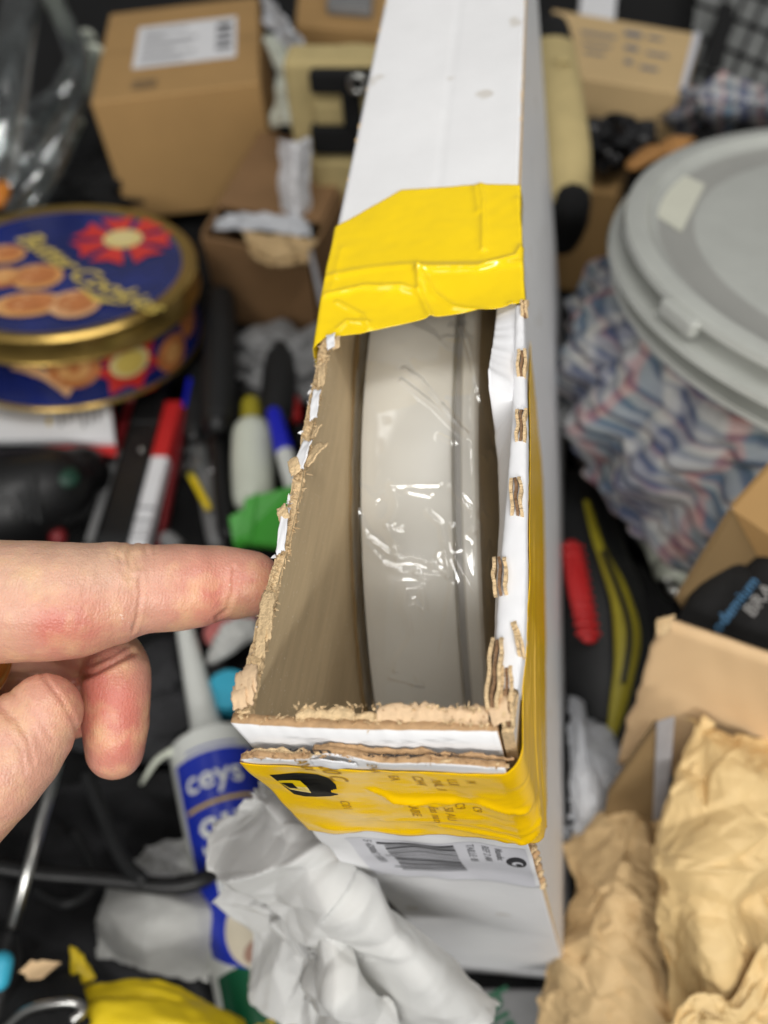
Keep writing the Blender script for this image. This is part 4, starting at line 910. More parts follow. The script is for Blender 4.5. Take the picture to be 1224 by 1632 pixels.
pch = empty('canvas_pouch', 'rolled khaki canvas pouch with black ends right of the white carton', 'pouch', base([at(905, 330, .12)]))
tube('roll', [at(884, 80, .165), at(893, 160, .165), at(902, 240, .155), at(906, 318, .14)], [.0145, .0155, .0160, .0140], M_khaki, pch, 20, 5, flat=(.9, 1.1))
tube('black_end', [at(881, 52, .17), at(884, 78, .165)], [.0130, .0148], M_bfab, pch, 18, 1)
tube('black_end', [at(906, 322, .138), at(904, 352, .115), at(898, 380, .09)], [.0155, .015, .012], M_bfab, pch, 18, 2)
tube('seam', [at(884, 96, .1835), at(896, 98, .184), at(908, 100, .180)], .0012, M_khaki, pch, 8, 2)
bs, Q = topbox('brown_carton', 'worn brown carton between the canvas pouch and the grey bucket', [(900, 300), (985, 310), (1008, 232), (905, 226)], .10, .098, M_carton)
def lump(name, label, cat, c, r, m_, seed, sq=(1, 1, .7), freq=60, amp=.35, sub_=4):
    bm = bmesh.new(); bmesh.ops.create_icosphere(bm, subdivisions=sub_, radius=1)
    V = [np.array(v.co) for v in bm.verts]; F = [tuple(v.index for v in f.verts) for f in bm.faces]; bm.free()
    fs = folds(5, 1, 2.4, seed)
    V = [np.array(c) + v * np.array(sq) * r * (1 + amp * crump(v[0] + seed, v[1] + v[2] * .7, fs) + .12 * fn(*(v * 2 + seed))) for v in V]
    return tag(mk(name, V, F, m_, None, False), label, cat)
M_bgloss = mat('black_bin_liner', (18, 18, 20), .22, .1, 60)
lump('black_plastic_bundle', 'crumpled glossy black plastic bundle beside the canvas pouch', 'plastic', at(975, 232, .125), .026, M_bgloss, 3, (1.2, .9, .8))
for i, (a, b, lb) in enumerate([((1010, 262), (1070, 238), 'splintered wood scrap leaning on the bucket rim, paler one'), ((1050, 250), (1100, 222), 'splintered wood scrap behind the bucket rim, shorter one')]):
    t = tube('wood_scrap', [at(*a, .13), (at(*a, .13) + at(*b, .13)) / 2 + np.array([0, 0, .004]), at(*b, .13)], [.006, .008, .004], M_wood, None, 7, 3, flat=(.5, 1.2)); tag(t, lb, 'wood')
mp_ = empty('mesh_panel', 'grey mesh panel with black netting at the top right corner', 'panel', base([at(1160, 80, .03)]))
Qm = [at(1085, 170, .03), at(1300, 170, .03), at(1300, -60, .03), at(1120, -60, .03)]
M_mesh = mat('grey_backing', (128, 130, 128), .7, .12, 60)
mk('backing', Qm, [(0, 1, 2, 3)], M_mesh, mp_, world=True)
for k in range(7):
    a = onq(Qm, k * .17 - .05 if k * .17 - .05 > 0 else 0, 0, .002); b = onq(Qm, min(1, k * .17 + .35), 1, .002); tube('net_cord', [a, b], .0022, M_bpl, mp_, 6, 1)
for k in range(6):
    a = onq(Qm, 0, min(1, k * .22), .003); b = onq(Qm, 1, max(0, k * .22 - .35), .003); tube('net_cord', [a, b], .0022, M_bpl, mp_, 6, 1)
st = empty('black_strap', 'short wide black strap lying across the mesh panel', 'strap', base([at(1140, 100, .05)]))
hexa('webbing', [at(1122, 108, .05), at(1150, 112, .05), at(1172, 10, .05), at(1146, 4, .05), at(1122, 106, .062), at(1150, 110, .062), at(1172, 8, .062), at(1146, 2, .062)], M_bfab, st, .003)

# --- khaki tool bag with black straps, left of the white carton
kb = empty('tool_bag', 'khaki canvas tool bag with wide black straps behind the white carton', 'bag', base([at(550, 345, .03)]))
YB = .56
def vq(name, px0, py0, px1, py1, y, thick, m_, par, bev=.003):
    P = [aty(px0, py1, y), aty(px1, py1, y), aty(px1, py0, y), aty(px0, py0, y)]; x0 = min(P[0][0], P[3][0]); x1 = max(P[1][0], P[2][0]); z0 = P[0][2]; z1 = P[2][2]
    return hexa(name, boxv(((x0 + x1) / 2, y + thick / 2, (z0 + z1) / 2), (x1 - x0, thick, z1 - z0)), m_, par, bev)
vq('body', 494, 100, 600, 420, YB, .03, M_khaki, kb, .004)
vq('pocket', 500, 160, 552, 205, YB - .006, .012, M_khaki, kb, .005); vq('pocket', 506, 255, 585, 350, YB - .008, .014, M_khaki, kb, .005); vq('pocket', 575, 150, 600, 208, YB - .006, .012, M_khaki, kb, .005)
vq('strap', 494, 118, 600, 152, YB - .010, .012, M_bfab, kb, .003); vq('strap', 498, 206, 590, 248, YB - .010, .012, M_bfab, kb, .003); vq('strap', 548, 148, 572, 210, YB - .011, .012, M_bfab, kb, .003)
p = aty(570, 134, YB - .018); tube('buckle', [p + .006 * np.array([math.cos(t), 0, math.sin(t)]) for t in np.linspace(0, 6.283, 13)], .002, M_steel, kb, 8, 1, cap=False)
tube('handle', [aty(510, 112, YB + .03), aty(530, 88, YB + .03), aty(585, 85, YB + .03), aty(600, 110, YB + .03)], .006, M_khaki, kb, 10, 4)
bb, Q = topbox('brown_carton', 'brown carton at the top of the photo behind the khaki tool bag', [(470, 40), (640, 55), (640, -60), (480, -60)], .12, .09, M_carton)
gb, Q = topbox('silver_case', 'grey box with a shiny top edge standing on the brown carton at the top', [(520, 8), (592, 14), (596, -50), (524, -50)], .13, .010, M_mgrey, None, .003, 'box')
# --- white wrapping and packet between shipping carton and tool bag
w1 = paper('plastic_wrap', [[at(418, -20, .17), at(460, 40, .17), at(522, 95, .16)], [at(420, 30, .15), at(452, 72, .15), at(520, 122, .14)]], M_bag, None, 60, 24, .005, None, 0.04, .0004, 21, (1.4, .4)); tag(w1, 'strip of crumpled white plastic wrap right of the shipping carton', 'plastic wrap')
w2 = paper('clear_wrap', [[at(428, 60, .13), at(470, 75, .14), at(495, 110, .13)], [at(436, 120, .13), at(475, 135, .15), at(500, 190, .13)], [at(440, 205, .1), at(470, 200, .12), at(497, 225, .1)]], M_trans, None, 50, 50, .008, None, 0.04, .0004, 22); tag(w2, 'crumpled milky plastic bag squeezed beside the shipping carton', 'plastic bag')
wp = paper('paper_sheet', [[aty(444, 222, .53), aty(468, 226, .515), aty(496, 220, .53)], [aty(446, 285, .525), aty(470, 288, .51), aty(494, 282, .525)], [aty(452, 350, .52), aty(472, 352, .505), aty(492, 348, .52)]], M_whitep, None, 40, 40, .003, None, .01, .0005, 23, (1, 2)); tag(wp, 'upright creased white paper sheet between shipping carton and khaki tool bag', 'paper')

# --- low open brown carton behind the tools
ob_ = empty('open_carton', 'low brown open carton with torn flaps behind the black tool handles', 'carton', base([at(420, 560, .0)]))
A = [at(322, 375, .085), at(492, 405, .085)]; dv = np.array([.02, .14, 0])
def wallp(name, a, b, h, th, m_, par):
    d = np.array([b[1] - a[1], -(b[0] - a[0]), 0]); d = d / np.linalg.norm(d) * th; z = np.array([0, 0, h])
    return hexa(name, [a - z, b - z, b - z + d, a - z + d, a, b, b + d, a + d], m_, par, .0006)
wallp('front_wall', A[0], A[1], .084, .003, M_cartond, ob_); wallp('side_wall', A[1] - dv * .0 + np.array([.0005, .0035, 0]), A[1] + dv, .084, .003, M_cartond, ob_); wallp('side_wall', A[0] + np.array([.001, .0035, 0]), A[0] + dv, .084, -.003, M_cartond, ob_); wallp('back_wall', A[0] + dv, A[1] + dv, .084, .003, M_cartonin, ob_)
hexa('top_flap', [A[0] + dv * .25 + np.array([0, 0, .001]), A[1] + dv * .25 + np.array([0, 0, .001]), A[1] + dv + np.array([0, 0, .001]), A[0] + dv + np.array([0, 0, .001]), A[0] + dv * .25 + np.array([0, 0, .004]), A[1] + dv * .25 + np.array([0, 0, .004]), A[1] + dv + np.array([0, 0, .006]), A[0] + dv + np.array([0, 0, .006])], M_cartond, ob_, .0006)
paper('torn_flap', [[at(385, 365, .088), at(440, 375, .094), at(505, 385, .088)], [at(395, 385, .092), at(440, 402, .098), at(490, 400, .092)], [at(405, 405, .086), at(440, 424, .088), at(490, 416, .086)]], M_kp2, ob_, 50, 40, .004, None, 0.04, .002, 31)
paper('white_liner', [[at(345, 345, .09), at(420, 342, .095), at(492, 350, .09)], [at(340, 366, .088), at(420, 366, .093), at(495, 378, .088)]], M_bag, ob_, 50, 20, .003, None, 0.04, .0004, 32, (1, .3))
tube('plastic_strip', [at(490, 385, .088), at(502, 430, .086), at(514, 485, .07)], .0018, M_dull, ob_, 8, 3, flat=(.4, 1.2))

# --- clear hoses, top left
for i, (pl, r, lb) in enumerate([([(152, 85, .12), (118, 170, .12), (70, 260, .1), (20, 340, .07)], .0095, 'clear plastic hose curving down nearest to the shipping carton'),
                             ([(140, 60, .09), (95, 150, .1), (50, 240, .09), (-5, 330, .06)], .009, 'clear plastic hose running between two others behind the tin'),
                             ([(75, -20, .14), (108, 50, .14), (125, 105, .13), (100, 150, .12), (40, 190, .1), (-30, 260, .08)], .010, 'clear plastic hose bent over at the top left'),
                             ([(120, 190, .1), (95, 250, .09), (60, 310, .08), (40, 345, .07)], .008, 'short clear plastic hose end lying above the tin'),
                             ([(38, -20, .18), (22, 80, .17), (8, 180, .15), (-10, 280, .12)], .016, 'wide grey translucent hose at the left edge of the photo')]):
    M_h = M_film2
    hz = empty('clear_hose', lb, 'hose', base([at(*q) for q in pl]), group='plastic hoses')
    tube('tube_wall', [at(*q) for q in pl], r, M_h, hz, 16, 6, cap=False)
    tube('inner_wall', [at(*q) for q in pl], r * .7, M_film2, hz, 14, 6, cap=False)
    tube('hose_end', [at(*pl[0]), at(*pl[0]) * .93 + at(*pl[1]) * .07], r * 1.03, M_trans if i < 4 else M_mgrey, hz, 14, 1, cap=False)
t = tube('orange_cap', [at(0, 318, .07), at(6, 300, .075)], [.008, .006], mat('orange_plastic', (216, 130, 40), .5), None, 14, 1); tag(t, 'small orange plastic cap at the left edge above the tin', 'cap')

# --- leaflet and power tool left
lf = empty('leaflet_pad', 'white printed leaflet pad with red edge lying under the cookie tin', 'leaflet', base([at(90, 700, .035)]))
LQ = [at(-40, 700, .040), at(182, 702, .040), at(172, 612, .040), at(-40, 590, .040)]
hexa('pages', [q - np.array([0, 0, .006]) for q in LQ] + LQ, M_whitep, lf, .0008)
hexa('red_cover', [at(38, 706, .033), at(186, 728, .033), at(180, 640, .033), at(38, 640, .033), at(38, 704, .0338), at(186, 726, .0338), at(180, 638, .0338), at(38, 638, .0338)], M_red, lf, .0004)
for k in range(6): mk('printed_line', [onq(LQ, .62 + k * .055, .2 + .06 * (k % 3), .0005), onq(LQ, .64 + k * .055, .2 + .06 * (k % 3), .0005), onq(LQ, .64 + k * .055, .62, .0005), onq(LQ, .62 + k * .055, .62, .0005)], [(0, 1, 2, 3)], M_ink, lf, world=True)
mk('printed_dot', [onq(LQ, .53, .22, .0005), onq(LQ, .56, .22, .0005), onq(LQ, .56, .34, .0005), onq(LQ, .53, .34, .0005)], [(0, 1, 2, 3)], M_ygold, lf, world=True)
dr = empty('power_tool', 'black power tool with cooling slots beside the pointing hand', 'power tool', base([at(60, 840, .0)]))
tube('motor_housing', [at(-60, 830, .035), at(20, 800, .04), at(80, 780, .038), at(130, 755, .03)], [.036, .036, .032, .02], M_bpl, dr, 28, 5)
for k in range(6):
    c0 = at(-8 + k * 13, 740 + k * 2, .073 - .001 * k); c1 = at(-2 + k * 13, 815 + k * 3, .060)
    tube('cooling_slot', [c0, (c0 + c1) / 2 + np.array([0, 0, .003]), c1], .0016, M_mgrey if k < 2 else M_brub, dr, 8, 3)
tube('green_badge', [at(75, 735, .062), at(105, 760, .058)], [.010, .009], M_dgreen, dr, 14, 2, flat=(.5, 1))
tube('trigger', [at(84, 830, .03), at(92, 856, .028)], .006, M_dred, dr, 12, 2)
# --- bars and tubes
def bar(name, label, cat, a, b, w, z, h, m_, parts=()):
    """flat bar from a to b (px), w wide (m)"""
    A_, B_ = at(*a, z), at(*b, z); d = (B_ - A_); d[2] = 0; d /= np.linalg.norm(d); s = np.array([-d[1], d[0], 0]) * w / 2; up = np.array([0, 0, h])
    e = empty(name, label, cat, tuple((A_ + B_) / 2 - up))
    def seg(nm, t0, t1, mm, g=0.0, hh=0.0):
        p0, p1 = lerp(A_, B_, t0), lerp(A_, B_, t1); s2 = s * (1 + g); u2 = np.array([0, 0, hh])
        return hexa(nm, [p0 - s2 - up, p0 + s2 - up, p1 + s2 - up, p1 - s2 - up, p0 - s2 + u2, p0 + s2 + u2, p1 + s2 + u2, p1 - s2 + u2], mm, e, min(.002, h * .3))
    seg('shaft', 0, 1, m_)
    for nm, t0, t1, mm, g, hh in parts: seg(nm, t0, t1, mm, g, hh)
    return e, A_, B_
b1, A_, B_ = bar('black_ruler', 'flat black tool bar running from the tin towards the fingertip', 'tool', (252, 590), (172, 880), .021, .032, .008, M_bpl, [('end_plate', .9, .97, M_brub, .04, .0006), ('label_strip', .30, .33, M_brub, .02, .0005)])
tube('rivet', [lerp(A_, B_, .48) + np.array([.004, 0, .0]), lerp(A_, B_, .48) + np.array([.004, 0, .001])], .0018, M_steel, b1, 10, 1)
b2, A_, B_ = bar('marker_pack', 'red and white flat packet standing beside the black tool bar', 'packet', (276, 640), (214, 880), .0125, .030, .012, M_whitep, [('red_half', -.01, .40, M_red, .03, .0005), ('printed_band', .72, .74, M_ink, .02, .0004), ('printed_band', .80, .82, M_ink, .02, .0004), ('printed_band', .86, .87, M_ink, .02, .0004), ('printed_band', .90, .91, M_ink, .02, .0004)])
bar('red_strip', 'thin dark red strip right of the red and white packet', 'strip', (302, 600), (250, 880), .004, .026, .01, M_dred, [('blue_end', 0, .2, M_blue, .05, .0004)])
bar('steel_ruler', 'narrow grey steel rule left of the black tool bar', 'ruler', (186, 715), (136, 880), .006, .02, .003, M_mgrey, [('rule_end', .9, 1.0, M_steel, .02, .0003)])
bar('pink_strip', 'narrow reddish plastic strip left of the black tool bar', 'strip', (208, 630), (178, 740), .006, .02, .004, M_dred, [('strip_end', 0, .1, M_pink, .02, .0003)])
bar('yellow_clip', 'short thin yellow plastic stick among the dark tools', 'stick', (302, 752), (332, 808), .005, .03, .005, M_yel, [('stick_end', 0, .15, M_ylime, .05, .0004)])
def tool(name, label, handle, hr, shaft, sr, hm, z, ring=None):
    e = empty(name, label, 'hand tool', base([at(*q, z) for q in handle])); hp = [at(*q, z + .004 * i) for i, q in enumerate(handle)]
    n_ = len(hp); tube('handle', hp, [hr * (.8 + .25 * math.sin(math.pi * (i + .6) / n_)) for i in range(n_)], hm, e, 18, 5)
    tube('shaft', [at(*q, z) for q in shaft], sr, M_steel if ring is None else ring, e, 12, 3)
    tube('collar', [lerp(hp[-1], hp[-2], .12), lerp(hp[-1], hp[-2], -.1)], hr * .8, M_bpl, e, 16, 1); return e
tool('screwdriver', 'dark grey rubber tool handle standing nearest to the cookie tin', [(352, 478), (351, 540), (350, 600), (347, 668)], .0125, [(347, 672), (352, 760), (362, 850)], .006, M_brub, .04, M_bpl)
tool('pliers', 'black rubber plier handle behind the white bottle', [(446, 566), (445, 605), (442, 640), (438, 676)], .0125, [(438, 680), (432, 740), (425, 800)], .006, M_brub, .035, M_bpl)
tool('chisel', 'slim black handled tool right of the thin yellow stick', [(318, 590), (314, 640), (310, 690)], .010, [(310, 690), (330, 780), (345, 860)], .007, M_brub, .012, M_mgrey)
lump('crumpled_foil', 'crumpled clear plastic scrap between the dark tool handles', 'plastic', at(322, 720, .015), .016, M_film2, 9, (1, 1.6, .6)); 
bo = empty('plastic_bottle', 'small milky white bottle with olive cap behind the green plastic clip', 'bottle', base([at(402, 790, .01)]))
tube('bottle_body', [at(404, 790, .045), at(402, 740, .047), at(402, 694, .05)], [.0140, .0145, .0140], M_trans, bo, 24, 3)
tube('cap', [at(400, 668, .05), at(400, 645, .05)], [.0075, .007], M_ylime, bo, 18, 1)
mk_ = empty('marker_pen', 'white marker pen with bright blue cap beside the milky bottle', 'pen', base([at(450, 720, .03)]))
tube('cap', [at(437, 660, .066), at(452, 716, .062)], [.0055, .0068], M_blue, mk_, 18, 2); tube('barrel', [at(453, 719, .062), at(470, 782, .055)], [.0060, .006], M_cart, mk_, 18, 2)
t = tube('red_plug', [at(466, 640, .03), at(468, 665, .03)], .006, M_red, None, 14, 1); tag(t, 'small red plastic plug behind the blue marker cap', 'plug')
gc = empty('green_clip', 'bright green folded plastic clip behind the pointing fingertip', 'clip', base([at(410, 850, .04)]))
Gt = [at(378, 862, .055), at(470, 872, .06), at(470, 772, .065), at(390, 792, .065)]
hexa('wide_plate', [q - np.array([0, 0, .006]) for q in Gt] + Gt, M_green, gc, .0015)
Gs = [at(372, 868, .047), at(388, 872, .05), at(402, 800, .058), at(364, 824, .055)]
hexa('side_wing', [q - np.array([0, 0, .004]) for q in Gs] + Gs, M_green, gc, .001)
hexa('ridge', [lerp(Gt[0], Gt[1], .2), lerp(Gt[0], Gt[1], .26), lerp(Gt[3], Gt[2], .26), lerp(Gt[3], Gt[2], .2)] + [q + np.array([0, 0, .002]) for q in (lerp(Gt[0], Gt[1], .2), lerp(Gt[0], Gt[1], .26), lerp(Gt[3], Gt[2], .26), lerp(Gt[3], Gt[2], .2))], M_green, gc, .0006)
gp = lump('grey_cloth', 'bundle of dull grey cloth on the floor behind the marker pen', 'cloth', at(470, 580, .02), .04, M_mgrey, 14, (1.2, 1, .6))

# --- sealant cartridge
S0, S1 = at(334, 1182, .030), at(446, 1690, .030)
ax = (S1 - S0); Lc = np.linalg.norm(ax); ax /= Lc; upc = np.array([0, 0, 1.0]) - ax * ax[2]; upc /= np.linalg.norm(upc); sx = np.cross(upc, -ax); sx = sx if sx[0] > 0 else -sx
ct = empty('sealant_cartridge', 'white, blue and green sealant cartridge with long nozzle lying under the hand', 'cartridge', mat=Matrix(((sx[0], upc[0], -ax[0], S0[0]), (sx[1], upc[1], -ax[1], S0[1]), (sx[2], upc[2], -ax[2], S0[2]), (0, 0, 0, 1))))
RC = .0235
lathe('barrel', [(RC - .002, -Lc), (RC, -Lc + .002), (RC, -.004), (RC - .001, -.001), (RC - .004, .0005), (.012, .001), (.011, .004)], M_cart, ct, 64)
nz_ = lathe('nozzle', [(.0115, .002), (.0115, .006), (.0090, .010), (.0074, .040), (.0050, .085), (.0044, .093), (.0028, .0935)], M_cart, ct, 32)
lathe('nozzle_tip', [(.0042, .0925), (.0040, .097), (.003, .0985)], M_blue, ct, 24)
def cp(x, z, lift=.0003): a = x / RC; return ((RC + lift) * math.sin(a), (RC + lift) * math.cos(a), z)
def cdec(name, x0, x1, z0, z1, m_, lift=.0003, edge=None, nx=24, nz=8):
    return grid(name, lambda u, v: cp(lerp(x0, x1, u), lerp(z0, z1, v) + (edge(u) * (1 - v) if edge else 0), lift), nx, nz, m_, ct)
cdec('label_line', -.012, .018, -.0135, -.0125, M_cblue)
cdec('label_blue', -.0215, .030, -.115, -.016, M_cblue, edge=lambda u: -.016 * math.sin(u * 2.4))
cdec('label_rule', -.018, .026, -.0455, -.0435, M_ygold, .0006)
text('lettering', 'ceys', .0185, (0, 0, 0), (0, 0, 0), (0, 0, 0), M_cart, ct, warp=lambda a, b: np.array(cp(a - .0155, b - .036, .0007)))
text('lettering', 'SIL', .026, (0, 0, 0), (0, 0, 0), (0, 0, 0), M_cart, ct, warp=lambda a, b: np.array(cp(a - .013, b - .070, .0007)))
text('lettering', 'KIT', .024, (0, 0, 0), (0, 0, 0), (0, 0, 0), M_cart, ct, warp=lambda a, b: np.array(cp(a - .010, b - .090, .0007)))
cdec('label_green', -.0205, .030, -.185, -.125, M_cgreen, .0002)
def cdisc(name, cx, cz, a, b, m_, lift):
    P = [(cx + r * a * math.cos(t), cz + r * b * math.sin(t)) for r in (.02, .33, .66, 1) for t in np.linspace(0, 2 * math.pi, 28, endpoint=False)]
    return mk(name, [cp(x, z, lift) for x, z in P], [(q * 28 + i, q * 28 + (i + 1) % 28, (q + 1) * 28 + (i + 1) % 28, (q + 1) * 28 + i) for q in range(3) for i in range(28)], m_, ct, True)
cdisc('label_picture', .012, -.112, .022, .020, M_cbeige, .0008); cdisc('label_picture', .010, -.122, .013, .007, M_cbrown, .0011)
text('lettering', 'TOTAL', .010, (0, 0, 0), (0, 0, 0), (0, 0, 0), M_ygold, ct, warp=lambda a, b: np.array(cp(a - .014, b - .158, .0007)))
cdec('label_band', -.018, .026, -.175, -.160, M_cblue, .0005)
tube('plastic_tail', [(-.020, .012, -.004), (-.030, .006, -.004), (-.042, -.004, -.010)], [.0022, .0018, .001], M_trans, ct, 8, 3, world=False)
cc = empty('cyan_cap', 'round cyan bottle cap behind the lower left corner of the white carton', 'cap', base([at(362, 1098, .02)]))
lathe('cap_shell', [(.013, -.012), (.0135, -.003), (.0125, 0), (.002, .0005)], M_cyan, cc, 40, M=Matrix.Translation(Vector(at(362, 1098, .03)) - Vector(cc.location)))
for k in range(20):
    t = 2 * math.pi * k / 20; v0 = Vector(at(362, 1098, .03)) - Vector(cc.location)
    mk('grip_rib', [np.array(v0) + q for q in boxv((.0134 * math.cos(t), .0134 * math.sin(t), -.007), (.0012, .0012, .008))], HEXF, M_cyan, cc)
wq = paper('paper_scrap', [[at(338, 1020, .03), at(370, 990, .035), at(405, 985, .03)], [at(330, 1062, .02), at(372, 1040, .03), at(412, 1010, .02)]], M_tissue2, None, 30, 20, .004, None, 0.04, .0005, 41, (1, .6)); tag(wq, 'torn white paper scrap with grubby edge behind the fingertip', 'paper')
t = tube('pink_packet', [at(350, 1010, .02), at(385, 985, .02)], .010, M_pink, None, 14, 2, flat=(.4, 1.2)); tag(t, 'small pinkish packet peeping out below the index finger', 'packet')

# --- tissue paper in front
ts = paper('tissue_paper', [[dep(428, 1226, .318), dep(500, 1300, .310), dep(580, 1390, .308), dep(660, 1480, .312), dep(775, 1610, .325)],
                            [dep(398, 1262, .300), dep(468, 1345, .288), dep(548, 1428, .284), dep(648, 1530, .290), dep(740, 1640, .305)],
                            [dep(345, 1312, .325), dep(378, 1410, .312), dep(455, 1480, .300), dep(525, 1580, .308), dep(600, 1680, .32)]], M_tissue, None, 150, 100, .0100, None, 0.012, .0003, 51, (2.2, .8), lev=((2, 1.0), (5, .34), (11, .06)))
tag(ts, 'crumpled white tissue sheet hanging over the lower left edge of the white carton', 'paper')
ts2 = paper('tissue_paper', [[dep(362, 1395, .345), dep(440, 1450, .335), dep(540, 1540, .325), dep(650, 1660, .32)], [dep(392, 1480, .35), dep(450, 1530, .33), dep(520, 1590, .322), dep(600, 1690, .32)], [dep(405, 1580, .36), dep(450, 1620, .345), dep(500, 1660, .34), dep(540, 1720, .335)]], M_tissue, None, 110, 80, .0100, None, 0.012, .0003, 53, (1.6, .8), lev=((2, 1.0), (5, .34), (11, .06)))
tag(ts2, 'second, greyer tissue sheet folded under the bright one at the bottom', 'paper')
ts3 = paper('tissue_paper', [[dep(470, 1500, .30), dep(530, 1495, .292), dep(580, 1530, .295)], [dep(465, 1550, .30), dep(535, 1570, .285), dep(620, 1600, .293)], [dep(480, 1600, .31), dep(560, 1625, .30), dep(650, 1640, .305)]], M_tissue, None, 90, 70, .0090, None, 0.012, .0003, 55, (1, 1), lev=((2, 1.0), (5, .34), (11, .06)))
tag(ts3, 'small scrunched ball of white tissue at the bottom centre', 'paper')
pb_ = empty('printed_bag', 'white plastic packaging with green lettering under the bottom of the white carton', 'packaging', base([at(800, 1630, .01)]))
PQ = [at(735, 1700, .02), at(880, 1700, .02), at(872, 1575, .008), at(742, 1575, .008)]
hexa('packaging_body', [q - np.array([0, 0, .006]) for q in PQ] + PQ, M_mgrey, pb_, .002)
uxp = at(830, 1632, .02) - at(800, 1575, .012); uxp /= np.linalg.norm(uxp); nup = np.cross(uxp, [0, 0, -1]); nup /= np.linalg.norm(nup)
text('lettering', 'pla', .022, at(790, 1575, .024), uxp, -nup, M_cgreen, pb_, world=True); text('lettering', 'do', .02, at(752, 1570, .024), uxp, -nup, M_cgreen, pb_, world=True)

# --- kraft packing paper right
k1 = paper('packing_paper', [[dep(1108, 1176, .405), dep(1175, 1190, .40), dep(1290, 1165, .41)], [dep(1082, 1240, .39), dep(1155, 1275, .375), dep(1290, 1255, .39)], [dep(1066, 1390, .385), dep(1150, 1400, .36), dep(1290, 1400, .37)], [dep(1088, 1500, .38), dep(1160, 1530, .352), dep(1290, 1560, .36)], [dep(1070, 1660, .385), dep(1160, 1690, .36), dep(1290, 1700, .36)]], M_kp1, None, 190, 240, .0125, None, 0.008, .0004, 61, (1, 1.6), lev=((3, 1.0), (7, .55), (15, .27), (34, .09)))
tag(k1, 'large sheet of bright crumpled kraft packing paper at the right edge', 'paper')
k2 = paper('packing_paper', [[dep(938, 1330, .435), dep(1000, 1268, .425), dep(1066, 1300, .42)], [dep(908, 1420, .425), dep(985, 1400, .395), dep(1085, 1420, .405)], [dep(905, 1520, .42), dep(980, 1510, .39), dep(1100, 1540, .40)], [dep(880, 1650, .41), dep(970, 1650, .385), dep(1120, 1690, .39)]], M_kp2, None, 180, 210, .0115, None, 0.008, .0004, 63, (1, 1.4), lev=((3, 1.0), (7, .55), (15, .27), (34, .09)))
tag(k2, 'tan crumpled kraft packing paper next to the foot of the white carton', 'paper')
k3 = paper('packing_paper', [[dep(1060, 1645, .345), dep(1100, 1590, .345), dep(1160, 1600, .345), dep(1215, 1500, .35)], [dep(1080, 1700, .35), dep(1130, 1650, .335), dep(1200, 1640, .335), dep(1270, 1540, .345)], [dep(1100, 1760, .355), dep(1160, 1720, .34), dep(1240, 1700, .34), dep(1320, 1600, .35)]], M_kp1, None, 130, 100, .0070, None, 0.008, .0004, 67, (1, 1), lev=((3, 1.0), (7, .55), (15, .27), (34, .09)))
tag(k3, 'curled corner of kraft packing paper in the bottom right corner', 'paper')
# --- open carton right with black clothing
oc = empty('open_carton', 'open tan carton with raised flap and black clothing inside at right', 'carton', base([dep(1150, 1200, .48)]))
def quad(name, pts, m_, par, th=.003):
    return solid(mk(name, pts, [(0, 1, 2, 3)], m_, par, world=True), th)
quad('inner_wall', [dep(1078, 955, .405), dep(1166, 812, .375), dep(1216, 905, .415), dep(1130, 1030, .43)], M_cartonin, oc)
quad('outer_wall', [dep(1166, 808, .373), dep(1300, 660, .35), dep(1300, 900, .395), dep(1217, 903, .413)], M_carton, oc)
fq = [dep(1058, 985, .378), dep(1300, 1068, .362), dep(1300, 1290, .42), dep(985, 1215, .435)]
def flp(u, v):
    p = lerp(lerp(fq[0], fq[1], u), lerp(fq[3], fq[2], u), v); return p + RW[2] * (.004 * math.sin(v * 3) + .0015 * fn(u * 6, v * 6)) + RW[0] * (.003 * (1 - u) ** 6 * fn(v * 8, 3))
solid(grid('flap', flp, 24, 16, M_flap, oc, True, True), .003)
scrap_p = paper('torn_corner', [[dep(1050, 990, .376), dep(1075, 980, .376)], [dep(1046, 1015, .378), dep(1068, 1005, .378)]], M_torn, oc, 14, 12, .002, None, 0.04, .001, 71, linear=True)
jk = empty('black_jacket', 'black folded clothing with blue and silver lettering inside the open carton', 'clothing', base([dep(1170, 980, .5)]))
tube('sleeve', [dep(1105, 1045, .402), dep(1138, 968, .402), dep(1165, 928, .405)], [.011, .012, .010], M_bfab, jk, 18, 4, flat=(.8, 1))
tube('folded_body', [dep(1178, 1046, .404), dep(1198, 1000, .40), dep(1232, 925, .405), dep(1280, 870, .405)], [.016, .017, .014, .014], M_bfab, jk, 22, 4, flat=(.7, 1))
uj = dep(1195, 930, .478) - dep(1140, 1000, .478); uj /= np.linalg.norm(uj); vj = np.cross(uj, RW[2]); vj = -vj if vj @ RW[1] > 0 else vj
text('lettering', 'odemium', .0075, dep(1146, 1010, .386), uj, vj, M_blue2, jk, world=True); text('lettering', 'BRA', .0085, dep(1200, 985, .382), uj, vj, M_silver, jk, world=True)
cdv = empty('cardboard_divider', 'brown board with grey taped edge sticking up left of the packing paper', 'cardboard', base([dep(1040, 1290, .44)]))
quad('board', [dep(1046, 1150, .385), dep(970, 1262, .415), dep(955, 1350, .44), dep(1040, 1310, .425)], M_cartonin, cdv)
hexa('taped_edge', [dep(1046, 1150, .385), dep(1076, 1140, .381), dep(1064, 1300, .418), dep(1040, 1310, .422), dep(1046, 1150, .381), dep(1076, 1140, .377), dep(1064, 1300, .414), dep(1040, 1310, .418)], M_dull, cdv, .001)
